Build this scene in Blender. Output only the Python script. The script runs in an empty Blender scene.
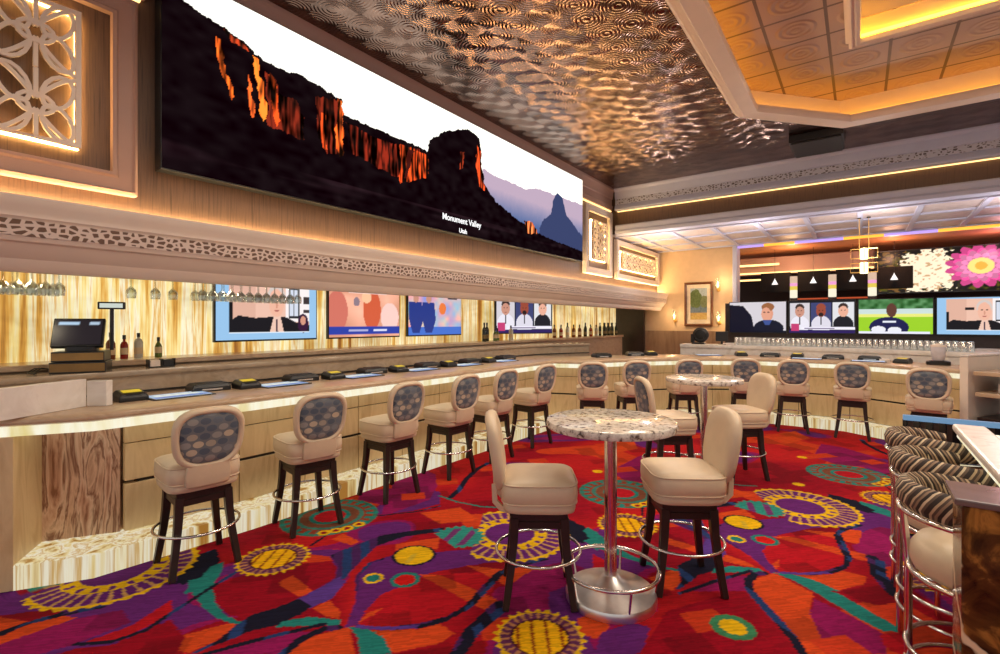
import bpy, math, random
import numpy as np
from mathutils import Vector, Matrix
random.seed(7); rng = np.random.default_rng(3)
S = bpy.context.scene
C = S.collection
PI = math.pi
# ---------------------------------------------------------------- camera, world, lights, exposure
cam_d = bpy.data.cameras.new('camera'); cam = bpy.data.objects.new('camera', cam_d); C.objects.link(cam)
cam_d.sensor_width = 36; cam_d.lens = 17.64; cam_d.shift_y = -0.004; cam_d.clip_end = 100; cam_d.clip_start = .05
cam.location = (0, 0, 1.66); cam.rotation_euler = (PI/2, 0, math.radians(36.3))
S.camera = cam
S.view_settings.view_transform = 'Standard'; S.view_settings.look = 'None'
S.view_settings.exposure = 0.0; S.view_settings.gamma = 1; S.view_settings.use_curve_mapping = False
W = bpy.data.worlds.new('world'); S.world = W; W.use_nodes = True
W.node_tree.nodes['Background'].inputs[0].default_value = (1.0, .95, .90, 1)
W.node_tree.nodes['Background'].inputs[1].default_value = .60

def area_light(name, loc, size, power, col, rot=(0, 0, 0), sizey=None):
    d = bpy.data.lights.new(name, 'AREA'); d.energy = power; d.color = col; d.size = size
    if sizey: d.shape = 'RECTANGLE'; d.size_y = sizey
    o = bpy.data.objects.new(name, d); C.objects.link(o); o.location = loc; o.rotation_euler = rot
    return o
def spot_light(name, loc, power, col, angle=110, blend=.6, rad=.28, rot=(0, 0, 0)):
    d = bpy.data.lights.new(name, 'SPOT'); d.energy = power; d.color = col; d.spot_size = math.radians(angle)
    d.spot_blend = blend; d.shadow_soft_size = rad
    o = bpy.data.objects.new(name, d); C.objects.link(o); o.location = loc; o.rotation_euler = rot
    return o
WARM = (1.0, .87, .71)
# lamp in the coffer opening, then added fill spots under the metal ceiling
area_light('coffer_lamp', (1.6, 3.6, 4.85), 2.6, 110, WARM)
for x, y, e in ((-2.6, 1.2, 70), (-2.6, 3.4, 105), (-2.6, 5.6, 110), (-2.4, 7.6, 110), (.6, 1.0, 45), (-.9, 3.6, 85), (-.6, 6.6, 100), (.8, 5.4, 85)):
    spot_light('ceiling_fill_spot', (x, y, 4.58), e, WARM, 150)  # added fill spots, the metal ceiling has no visible fixtures here
for x in (-3.4, -1.6, .2, 2.0):
    d = bpy.data.lights.new('bar_fill_light', 'POINT'); d.energy = 24; d.color = (1, .92, .90); d.shadow_soft_size = .1  # added points that brighten the lower ceiling and far bar, no fixture
    o = bpy.data.objects.new('bar_fill_light', d); C.objects.link(o); o.location = (x, 10.75, 3.05)
for x, e, c_ in ((-1.4, 26, (1, .55, .28)), (.6, 22, (1, .5, .3)), (2.4, 16, (1, .45, .5))):
    d = bpy.data.lights.new('lounge_fill_light', 'POINT'); d.energy = e; d.color = c_; d.shadow_soft_size = .1  # added orange points so the lounge ceiling looks lit, no fixture
    o = bpy.data.objects.new('lounge_fill_light', d); C.objects.link(o); o.location = (x, 14.5, 3.25)
for y in (.8, 2.2, 3.6, 5.0, 6.4, 8.0, 10, 12):
    spot_light('back_bar_downlight', (-4.85, y, 1.98), 5, (1, .85, .6), 150, .8, .05)

# ---------------------------------------------------------------- helpers
def lin(c):
    return tuple((v/12.92 if v <= .04045 else ((v+.055)/1.055)**2.4) for v in c[:3])
def rgb(r, g, b): return lin((r/255, g/255, b/255))

class NT:
    def __init__(s, name):
        s.m = bpy.data.materials.new(name); s.m.use_nodes = True; s.t = s.m.node_tree
        s.b = s.t.nodes['Principled BSDF']
    def n(s, typ, ins=None, **props):
        nd = s.t.nodes.new(typ)
        for k, v in props.items(): setattr(nd, k, v)
        for k, v in (ins or {}).items(): s.set(nd.inputs[k], v)
        return nd
    def set(s, sock, v):
        if isinstance(v, bpy.types.NodeSocket): s.t.links.new(v, sock)
        elif isinstance(v, bpy.types.Node): s.t.links.new(v.outputs[0], sock)
        else:
            if isinstance(v, tuple) and len(v) == 3 and sock.type == 'RGBA': v = (*v, 1)
            sock.default_value = v
    def p(s, **kw):
        names = dict(col='Base Color', rough='Roughness', metal='Metallic', em='Emission Color', es='Emission Strength',
                     normal='Normal', trans='Transmission Weight', ior='IOR', alpha='Alpha', coat='Coat Weight', spec='Specular IOR Level', sheen='Sheen Weight')
        for k, v in kw.items(): s.set(s.b.inputs[names[k]], v)
        return s
    def co(s, kind='Object', scale=(1, 1, 1), rot=(0, 0, 0), loc=(0, 0, 0)):
        tc = s.n('ShaderNodeTexCoord')
        return s.n('ShaderNodeMapping', {'Vector': tc.outputs[kind], 'Scale': scale, 'Rotation': rot, 'Location': loc}).outputs[0]
    def noise(s, vec, scale=5, detail=4, dist=0, rough=.55):
        return s.n('ShaderNodeTexNoise', {'Vector': vec, 'Scale': scale, 'Detail': detail, 'Distortion': dist, 'Roughness': rough}).outputs[0]
    def ramp(s, fac, stops, interp='LINEAR'):
        r = s.n('ShaderNodeValToRGB', {'Fac': fac}); e = r.color_ramp.elements; r.color_ramp.interpolation = interp
        while len(e) < len(stops): e.new(.5)
        for k, (p, c) in enumerate(stops): e[k].position = p; e[k].color = (*c, 1) if len(c) == 3 else c
        return r.outputs[0]
    def math(s, op, a, b=0.0, c=0.0):
        nd = s.n('ShaderNodeMath', operation=op); s.set(nd.inputs[0], a); s.set(nd.inputs[1], b); s.set(nd.inputs[2], c); return nd.outputs[0]
    def mix(s, f, a, b):
        nd = s.n('ShaderNodeMix', data_type='RGBA'); s.set(nd.inputs[0], f); s.set(nd.inputs[6], a); s.set(nd.inputs[7], b); return nd.outputs[2]
    def bump(s, h, strength=.3, dist=.01):
        return s.n('ShaderNodeBump', {'Height': h, 'Strength': strength, 'Distance': dist}).outputs[0]

def simple(name, col, rough=.5, metal=0, var=.12, scale=8, bump=0, coat=0):
    t = NT(name); v = t.noise(t.co(), scale, 3)
    lo = tuple(c*(1-var) for c in col); hi = tuple(min(1, c*(1+var)) for c in col)
    t.p(col=t.ramp(v, [(.3, lo), (.7, hi)]), rough=rough, metal=metal, coat=coat)
    if bump: t.p(normal=t.bump(t.noise(t.co(), 60, 3), bump, .004))
    return t.m
def glow(name, col, strength):
    t = NT(name); t.p(col=(.02, .02, .02), em=col, es=strength, rough=.5); return t.m
def streaky(name, stops, scale, rough=.4, es=0, dist=1.5, det=5, kind='Object', rot=(0, 0, 0), spec=.5):
    t = NT(name); f = t.noise(t.co(kind, scale, rot), 1.0, det, dist)
    c = t.ramp(f, stops)
    if es: t.p(col=(.05, .05, .05), em=c, es=es, rough=rough)
    else: t.p(col=c, rough=rough, spec=spec)
    return t.m

M = {}
M['dark_wood'] = simple('dark_espresso_wood', rgb(46, 32, 28), .35, 0, .2, 14)
M['leather'] = simple('cream_leather', rgb(224, 202, 172), .38, 0, .05, 6, .12)
M['chrome'] = simple('polished_steel', (.80, .78, .76), .18, 1, .04)
M['brushed'] = simple('brushed_steel', (.86, .85, .84), .33, 1, .06, 20)
M['black'] = simple('black_plastic', (.012, .012, .013), .35, 0, .2)
M['dark_metal'] = simple('dark_metal', (.03, .028, .027), .4, .4)
M['white_paint'] = simple('ivory_plaster', rgb(234, 218, 202), .5, 0, .03, 3)
M['stone_white'] = streaky('pale_marble', [(.3, rgb(222, 213, 204)), (.6, rgb(243, 237, 230)), (.75, rgb(214, 203, 194))], (4, 4, 4), .25)
M['counter'] = streaky('tan_stone_counter', [(.3, rgb(186, 156, 126)), (.55, rgb(202, 174, 144)), (.75, rgb(176, 146, 116))], (3, 3, 8), .22)
M['ledge'] = streaky('brown_stone_ledge', [(.3, rgb(158, 138, 116)), (.6, rgb(178, 158, 134)), (.8, rgb(146, 126, 104))], (5, 5, 8), .12)
M['travertine'] = streaky('beige_travertine_panel', [(.25, rgb(206, 174, 128)), (.5, rgb(224, 196, 150)), (.75, rgb(196, 162, 116))], (6, 6, 1.2), .4)
M['seam'] = simple('dark_seam', (.02, .016, .012), .6)
M['brown_onyx'] = streaky('brown_veined_stone', [(.30, rgb(150, 104, 78)), (.42, rgb(216, 178, 148)), (.48, rgb(130, 84, 60)), (.54, rgb(222, 188, 160)), (.62, rgb(196, 150, 122)), (.68, rgb(140, 92, 66))], (8, 8, 1.3), .3, 0, 1.6, 6)
M['plinth_onyx'] = streaky('backlit_onyx_base', [(.36, rgb(176, 120, 44)), (.42, rgb(240, 214, 146)), (.48, rgb(255, 248, 222)), (.53, rgb(214, 170, 96)), (.555, rgb(255, 244, 206)), (.60, rgb(244, 222, 160)), (.66, rgb(180, 128, 54))], (6.5, 6.5, .22), .35, .72, .25, 6)
def mk_onyx():
    t = NT('backlit_onyx_wall')
    f = t.noise(t.co('Object', (7, 7.5, .30)), 1.0, 6, .22, .6); g = t.noise(t.co('Object', (1, 1.3, 2.6)), 1.0, 3, .4)
    c = t.ramp(f, [(.33, rgb(160, 98, 26)), (.40, rgb(230, 170, 74)), (.45, rgb(255, 230, 150)), (.50, rgb(255, 248, 214)), (.54, rgb(232, 176, 84)), (.57, rgb(255, 244, 196)), (.62, rgb(234, 176, 76)), (.68, rgb(156, 94, 26))])
    k = t.ramp(g, [(.3, (.62, .55, .42)), (.6, (1, 1, 1))])
    nd = t.n('ShaderNodeMix', data_type='RGBA', blend_type='MULTIPLY'); t.set(nd.inputs[0], 1.0); t.set(nd.inputs[6], c); t.set(nd.inputs[7], k)
    t.p(col=(.05, .05, .05), em=nd.outputs[2], es=1.0, rough=.4); return t.m
M['wall_onyx'] = mk_onyx()
M['strip'] = streaky('lit_onyx_strip', [(.3, rgb(240, 226, 170)), (.5, rgb(255, 250, 226)), (.7, rgb(228, 210, 140))], (5, 5, 1), .4, .95, .5, 4)
M['cove'] = glow('warm_led_cove', (1.0, .72, .36), 42)
M['cove_soft'] = glow('warm_led_edge', (1.0, .60, .22), 2.6)
M['amber_ring'] = glow('amber_ring_led', (1.0, .46, .02), 16)
M['panel_led'] = glow('warm_panel_led', (1.0, .64, .22), 24)
M['amber'] = glow('amber_led', (1.0, .42, .02), 5.5)
M['amber_soft'] = glow('amber_led_edge', (1.0, .42, .04), 1.6)
M['violet'] = glow('violet_led', rgb(205, 170, 255), 1.0)
M['bulb'] = glow('warm_bulb', (1.0, .70, .30), 5)
M['label_yellow'] = glow('lit_yellow_label', rgb(236, 200, 30), .8)
M['screen_off'] = simple('dark_glass', (.015, .016, .02), .12)
M['gold'] = simple('antique_gold', rgb(222, 176, 96), .35, .6, .1)

def mk_grass():
    t = NT('brown_grasscloth'); v = t.noise(t.co('Object', (60, 60, 2)), 1, 4)
    c = t.ramp(v, [(.3, rgb(74, 54, 42)), (.5, rgb(106, 80, 62)), (.7, rgb(88, 66, 52))]); t.p(col=c, rough=.5)
    t.p(normal=t.bump(v, .15, .003)); return t.m
M['grasscloth'] = mk_grass()
def mk_tin(name, lo, hi, rough):
    t = NT(name); co = t.co('Object', (1, 1, 0))
    vor = t.n('ShaderNodeTexVoronoi', {'Vector': co, 'Scale': 3.2, 'Randomness': .25})
    d = vor.outputs['Distance']
    wv = t.math('SINE', t.math('MULTIPLY', d, 62.0))
    h = t.math('ADD', t.math('MULTIPLY', wv, .5), t.math('MULTIPLY', t.noise(co, 2.2, 2), .45))
    c = t.ramp(t.noise(co, 2.5, 4), [(.3, lo), (.7, hi)])
    t.p(col=c, metal=.95, rough=rough, normal=t.bump(h, .27, .012)); return t.m
M['tin'] = mk_tin('embossed_bronze_tin', rgb(84, 62, 52), rgb(142, 112, 98), .16)
def mk_tile():
    t = NT('embossed_cream_tile'); co = t.co('Object', (1, 1, 0))
    vor = t.n('ShaderNodeTexVoronoi', {'Vector': co, 'Scale': 1.7, 'Randomness': 0.0}, distance='EUCLIDEAN')
    d = vor.outputs['Distance']
    w = t.math('SINE', t.math('MULTIPLY', d, 48.0))
    v2 = t.n('ShaderNodeTexVoronoi', {'Vector': co, 'Scale': 1.7, 'Randomness': 0.0}, distance='CHEBYCHEV').outputs['Distance']
    g = t.math('GREATER_THAN', v2, .472); fr_ = t.math('MULTIPLY', t.math('GREATER_THAN', v2, .40), 1.5)
    inn = t.math('MULTIPLY', w, t.math('LESS_THAN', d, .36))
    t.p(col=t.mix(g, rgb(178, 152, 138), rgb(96, 74, 62)), rough=.5, normal=t.bump(t.math('ADD', inn, fr_), .35, .02)); return t.m
M['cream_tile'] = mk_tile()
def mk_granite():
    t = NT('speckled_granite'); co = t.co('Object')
    a = t.ramp(t.noise(co, 26, 5), [(.36, rgb(104, 84, 74)), (.46, rgb(214, 202, 188)), (.62, rgb(238, 230, 218))])
    b = t.ramp(t.noise(co, 60, 3), [(.30, (.04, .03, .03)), (.38, (1, 1, 1))])
    nd = t.n('ShaderNodeMix', data_type='RGBA', blend_type='MULTIPLY'); t.set(nd.inputs[0], 1.0); t.set(nd.inputs[6], a); t.set(nd.inputs[7], b)
    t.p(col=nd.outputs[2], rough=.12); return t.m
M['granite'] = mk_granite()
def mk_dots():
    t = NT('dotted_upholstery'); co = t.co('Object', (14, 0, 20), (0, 0, 0))
    sep = t.n('ShaderNodeSeparateXYZ', {'Vector': co})
    row = t.math('FLOOR', sep.outputs[2]); odd = t.math('MULTIPLY', t.math('MODULO', t.math('ABSOLUTE', row), 2.0), .5)
    xs = t.math('ADD', sep.outputs[0], odd)
    fx = t.math('SUBTRACT', t.math('FRACT', xs), .5); fz = t.math('SUBTRACT', t.math('FRACT', sep.outputs[2]), .5)
    d = t.math('SQRT', t.math('ADD', t.math('MULTIPLY', fx, fx), t.math('MULTIPLY', fz, fz)))
    cell = t.n('ShaderNodeCombineXYZ', {'X': t.math('FLOOR', xs), 'Y': row, 'Z': 0.0})
    wn = t.n('ShaderNodeTexWhiteNoise', {'Vector': cell.outputs[0]})
    dc = t.ramp(wn.outputs[0], [(0, rgb(84, 96, 112)), (.2, rgb(128, 132, 136)), (.42, rgb(152, 150, 146)), (.6, rgb(196, 182, 158)), (.72, rgb(104, 112, 124)), (.85, rgb(170, 160, 144)), (.95, rgb(64, 76, 94))], 'CONSTANT')
    c = t.mix(t.math('LESS_THAN', d, .43), rgb(112, 117, 122), dc)
    t.p(col=c, rough=.75, sheen=.2); return t.m
M['dots'] = mk_dots()
def mk_stripe():
    t = NT('striped_upholstery'); co = t.co('Object', (1, 1, 1))
    sep = t.n('ShaderNodeSeparateXYZ', {'Vector': co})
    ang = t.math('ARCTAN2', sep.outputs[1], sep.outputs[0])
    s = t.math('ADD', t.math('MULTIPLY', ang, 3.3), t.math('MULTIPLY', sep.outputs[2], -7.0))
    f = t.math('FRACT', s)
    c = t.ramp(f, [(0, rgb(52, 40, 36)), (.22, rgb(196, 170, 136)), (.34, rgb(90, 72, 62)), (.46, rgb(150, 122, 98)), (.58, rgb(44, 34, 32)), (.74, rgb(216, 196, 164)), (.86, rgb(104, 84, 70))], 'CONSTANT')
    t.p(col=c, rough=.7); return t.m
M['stripe'] = mk_stripe()
def mk_brownmarble():
    t = NT('dark_emperador_marble'); co = t.co('Object')
    a = t.ramp(t.noise(co, 6.5, 7, 1.6), [(.33, rgb(44, 28, 16)), (.5, rgb(96, 62, 30)), (.62, rgb(190, 130, 60)), (.72, rgb(80, 50, 26))])
    w = t.n('ShaderNodeTexWave', {'Vector': co, 'Scale': 1.6, 'Distortion': 14.0, 'Detail': 5.0, 'Detail Scale': 1.2})
    v = t.ramp(w.outputs[1], [(.84, (0, 0, 0)), (.95, (1, 1, 1))])
    t.p(col=t.mix(v, a, rgb(240, 214, 176)), rough=.12); return t.m
M['emperador'] = mk_brownmarble()
def mk_glass(name, tint, mixf=.25):
    t = NT(name); out = t.t.nodes['Material Output']
    tr = t.n('ShaderNodeBsdfTransparent', {'Color': tint}); gl = t.n('ShaderNodeBsdfGlossy', {'Color': (1, 1, 1), 'Roughness': .05})
    lw = t.n('ShaderNodeLayerWeight', {'Blend': .45}); f = t.math('ADD', t.math('MULTIPLY', lw.outputs[1], .75), mixf*.3)
    mx = t.n('ShaderNodeMixShader', {0: f, 1: tr.outputs[0], 2: gl.outputs[0]})
    t.t.links.new(mx.outputs[0], out.inputs[0]); return t.m
M['glass'] = mk_glass('clear_glass', (.9, .92, .9))
M['frosted'] = mk_glass('thick_bar_glass', (.93, .96, .95), .9)
M['blue_glass'] = simple('blue_lit_glass', rgb(120, 160, 200), .1)
M['paint'] = None
def mk_paint(name, emit, rough=.4):
    t = NT(name); a = t.n('ShaderNodeAttribute', attribute_name='paint')
    if emit: t.p(col=(0, 0, 0), em=a.outputs['Color'], es=emit, rough=rough)
    else: t.p(col=a.outputs['Color'], rough=rough)
    return t
M['led_screen'] = mk_paint('led_screen_picture', 1.5, .5).p(spec=.0).m
M['tv_screen'] = mk_paint('television_picture', 1.15, .3).p(spec=.2).m
M['canvas'] = mk_paint('painted_canvas', 0, .6).m
tt = mk_paint('patterned_carpet', 0, .95)
tt.p(normal=tt.bump(tt.noise(tt.co('Object'), 180, 2), .25, .004), spec=.1)
M['carpet'] = tt.m

class MB:
    """collects shapes and links them as one mesh object"""
    def __init__(s): s.v = []; s.f = []
    def add(s, vs, fs):
        k = len(s.v); s.v += [tuple(v) for v in vs]; s.f += [tuple(i+k for i in f) for f in fs]; return s
    def box(s, x0, x1, y0, y1, z0, z1):
        return s.add([(x0, y0, z0), (x1, y0, z0), (x1, y1, z0), (x0, y1, z0), (x0, y0, z1), (x1, y0, z1), (x1, y1, z1), (x0, y1, z1)],
                     [(0, 3, 2, 1), (4, 5, 6, 7), (0, 1, 5, 4), (1, 2, 6, 5), (2, 3, 7, 6), (3, 0, 4, 7)])
    def prism(s, poly, z0, z1):
        a = sum(poly[i][0]*poly[(i+1) % len(poly)][1]-poly[(i+1) % len(poly)][0]*poly[i][1] for i in range(len(poly)))
        if a < 0: poly = poly[::-1]
        n = len(poly)
        return s.add([(x, y, z0) for x, y in poly]+[(x, y, z1) for x, y in poly],
                     [tuple(range(n-1, -1, -1)), tuple(range(n, 2*n))]+[(i, (i+1) % n, n+(i+1) % n, n+i) for i in range(n)])
    def rings(s, rs, cap=True):
        n = len(rs[0]); vs = [v for r in rs for v in r]; fs = []
        for k in range(len(rs)-1):
            for i in range(n):
                fs.append((k*n+i, k*n+(i+1) % n, (k+1)*n+(i+1) % n, (k+1)*n+i))
        if cap: fs += [tuple(range(n-1, -1, -1)), tuple(range((len(rs)-1)*n, len(rs)*n))]
        return s.add(vs, fs)
    def lathe(s, prof, n=24, c=(0, 0, 0), cap=True):
        return s.rings([[(c[0]+r*math.cos(2*PI*i/n), c[1]+r*math.sin(2*PI*i/n), c[2]+z) for i in range(n)] for r, z in prof], cap)
    def tube(s, pts, r, n=8, closed=False, square=False):
        pts = [Vector(p) for p in pts]; R = r if isinstance(r, (list, tuple)) else [r]*len(pts)
        m = len(pts); rs = []; up = None
        for i, p in enumerate(pts):
            if closed: t = pts[(i+1) % m]-pts[i-1]
            else: t = pts[min(i+1, m-1)]-pts[max(i-1, 0)]
            t.normalize()
            if up is None:
                up = Vector((0, 0, 1)) if abs(t.z) < .8 else Vector((1, 0, 0))
            a = t.cross(up).normalized(); b = a.cross(t).normalized(); up = b
            if square: ring = [p+a*R[i]*q+b*R[i]*w for q, w in ((-1, -1), (1, -1), (1, 1), (-1, 1))]
            else: ring = [p+(a*math.cos(2*PI*k/n)+b*math.sin(2*PI*k/n))*R[i] for k in range(n)]
            rs.append(ring)
        if closed: rs.append(rs[0]); return s.rings(rs, False)
        return s.rings(rs)
    def ring(s, c, R, r, n=32, k=8, ry=None):
        return s.tube([(c[0]+R*math.cos(2*PI*i/n), c[1]+(ry or R)*math.sin(2*PI*i/n), c[2]) for i in range(n)], r, k, True)
    def sweep(s, path, prof):
        """profile (offset to the left of the path, z) swept along a plan polyline with mitred corners"""
        rs = []; m = len(path)
        for i, p in enumerate(path):
            d0 = Vector(path[i])-Vector(path[i-1]) if i else None
            d1 = Vector(path[i+1])-Vector(path[i]) if i < m-1 else None
            d0 = (d0 or d1).normalized(); d1 = (d1 or d0).normalized()
            n0 = Vector((-d0.y, d0.x)); n1 = Vector((-d1.y, d1.x)); nn = (n0+n1).normalized(); k = 1/max(.4, nn.dot(n0))
            rs.append([(p[0]+nn.x*o*k, p[1]+nn.y*o*k, z) for o, z in prof])
        return s.rings(rs)
    def tf(s, mat):
        s.v = [tuple(mat @ Vector(v)) for v in s.v]; return s
    def build(s, name, mat, parent=None, smooth=0, bevel=0, seg=2, sub=0):
        me = bpy.data.meshes.new(name); me.from_pydata(s.v, [], s.f); me.update()
        me.materials.append(M[mat] if isinstance(mat, str) else mat)
        o = bpy.data.objects.new(name, me); C.objects.link(o); o.parent = parent
        import bmesh
        bm = bmesh.new(); bm.from_mesh(me); bmesh.ops.recalc_face_normals(bm, faces=bm.faces[:]); bm.to_mesh(me); bm.free()
        if smooth:
            me.polygons.foreach_set('use_smooth', [True]*len(me.polygons)); me.set_sharp_from_angle(angle=math.radians(smooth))
        if bevel:
            b = o.modifiers.new('bevel', 'BEVEL'); b.width = bevel; b.segments = seg; b.limit_method = 'ANGLE'
        if sub:
            b = o.modifiers.new('sub', 'SUBSURF'); b.levels = sub; b.render_levels = sub
        return o

def tag(o, label=None, cat=None, group=None, kind=None):
    if label: o['label'] = label
    if cat: o['category'] = cat
    if group: o['group'] = group
    if kind: o['kind'] = kind
    return o
def thing(name, label, cat, loc=(0, 0, 0), rz=0, group=None):
    o = bpy.data.objects.new(name, None); C.objects.link(o); o.empty_display_size = .1
    o.location = loc; o.rotation_euler = (0, 0, rz); return tag(o, label, cat, group)
def struct(name, mb, mat, **k): return tag(mb.build(name, mat, **k), kind='structure')
def dup(root, loc, rz, label, group=None):
    r = root.copy(); C.objects.link(r); r.location = loc; r.rotation_euler = (0, 0, rz); r['label'] = label
    if group: r['group'] = group
    for ch in list(root.children):
        c = ch.copy(); C.objects.link(c); c.parent = r
        for g in list(ch.children):
            d = g.copy(); C.objects.link(d); d.parent = c
    return r
ORD = ('first second third fourth fifth sixth seventh eighth ninth tenth eleventh twelfth thirteenth fourteenth fifteenth sixteenth seventeenth eighteenth nineteenth twentieth').split()
ORD += ['twenty-'+w for w in ORD[:9]]+['thirtieth']+['thirty-'+w for w in ORD[:9]]+['fortieth']+['forty-'+w for w in ORD[:9]]+['fiftieth']

# painting helpers: U right, V up, colours sRGB 0-255
class Canvas:
    def __init__(s, nu, nv, base):
        s.U, s.V = np.meshgrid(np.linspace(0, 1, nu), np.linspace(0, 1, nv)); s.nu, s.nv = nu, nv
        s.c = np.zeros((nv, nu, 3)); s.c[:] = base
    def put(s, m, col): s.c[m] = col
    def rect(s, u0, u1, v0, v1, col): s.put((s.U >= u0) & (s.U <= u1) & (s.V >= v0) & (s.V <= v1), col)
    def ell(s, u, v, a, b, col): s.put(((s.U-u)/a)**2+((s.V-v)/b)**2 < 1, col)
    def poly(s, pts, col): s.put(inpoly(s.U, s.V, pts), col)
    def nz(s, fu, fv, amp, seed=1):
        r = np.random.default_rng(seed); g = r.random((fv+2, fu+2)); x = np.clip(s.U, 0, 1)*fu; y = np.clip(s.V, 0, 1)*fv; i = x.astype(int); j = y.astype(int); x -= i; y -= j
        return amp*((g[j, i]*(1-x)+g[j, i+1]*x)*(1-y)+(g[j+1, i]*(1-x)+g[j+1, i+1]*x)*y-.5)
    def mesh(s, name, p00, p10, p01, mat, parent=None):
        p00, p10, p01 = map(np.array, (p00, p10, p01))
        P = p00+s.U[..., None]*(p10-p00)+s.V[..., None]*(p01-p00)
        return grid_mesh(name, P, s.c, mat, parent)
def inpoly(X, Y, pts):
    m = np.zeros(X.shape, bool); n = len(pts); j = n-1
    for i in range(n):
        xi, yi = pts[i]; xj, yj = pts[j]
        if yi != yj: m ^= ((yi > Y) != (yj > Y)) & (X < (xj-xi)*(Y-yi)/(yj-yi)+xi)
        j = i
    return m
def grid_mesh(name, P, col, mat, parent=None):
    nv, nu = P.shape[:2]; me = bpy.data.meshes.new(name)
    idx = np.arange(nv*nu).reshape(nv, nu)
    q = np.stack([idx[:-1, :-1], idx[:-1, 1:], idx[1:, 1:], idx[1:, :-1]], -1).reshape(-1)
    nf = (nv-1)*(nu-1)
    me.vertices.add(nv*nu); me.vertices.foreach_set('co', P.reshape(-1).astype(np.float32))
    me.loops.add(nf*4); me.loops.foreach_set('vertex_index', q.astype(np.int32))
    me.polygons.add(nf); me.polygons.foreach_set('loop_start', np.arange(0, nf*4, 4, dtype=np.int32))
    me.update(calc_edges=True)
    a = me.color_attributes.new('paint', 'FLOAT_COLOR', 'POINT')
    c = np.clip(col.reshape(-1, 3)/255, 0, 1); c = np.where(c <= .04045, c/12.92, ((c+.055)/1.055)**2.4)
    a.data.foreach_set('color', np.concatenate([c, np.ones((len(c), 1))], 1).reshape(-1).astype(np.float32))
    me.materials.append(M[mat]); me.validate()
    o = bpy.data.objects.new(name, me); C.objects.link(o); o.parent = parent
    return o
# ---------------------------------------------------------------- the setting
def extr_y(mb, prof, y0, y1): return mb.rings([[(x, y0, z) for x, z in prof], [(x, y1, z) for x, z in prof]])
def extr_x(mb, prof, x0, x1): return mb.rings([[(x0, y, z) for y, z in prof], [(x1, y, z) for y, z in prof]])
def closed_sweep(mb, path, prof):
    m = len(path); rs = []
    for i in range(m):
        p = Vector(path[i]); d0 = (p-Vector(path[i-1])).normalized(); d1 = (Vector(path[(i+1) % m])-p).normalized()
        n0 = Vector((-d0.y, d0.x)); nn = (n0+Vector((-d1.y, d1.x))).normalized(); k = 1/nn.dot(n0)
        rs.append([(p.x+nn.x*o*k, p.y+nn.y*o*k, z) for o, z in prof])
    rs.append(rs[0]); return mb.rings(rs, False)

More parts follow.
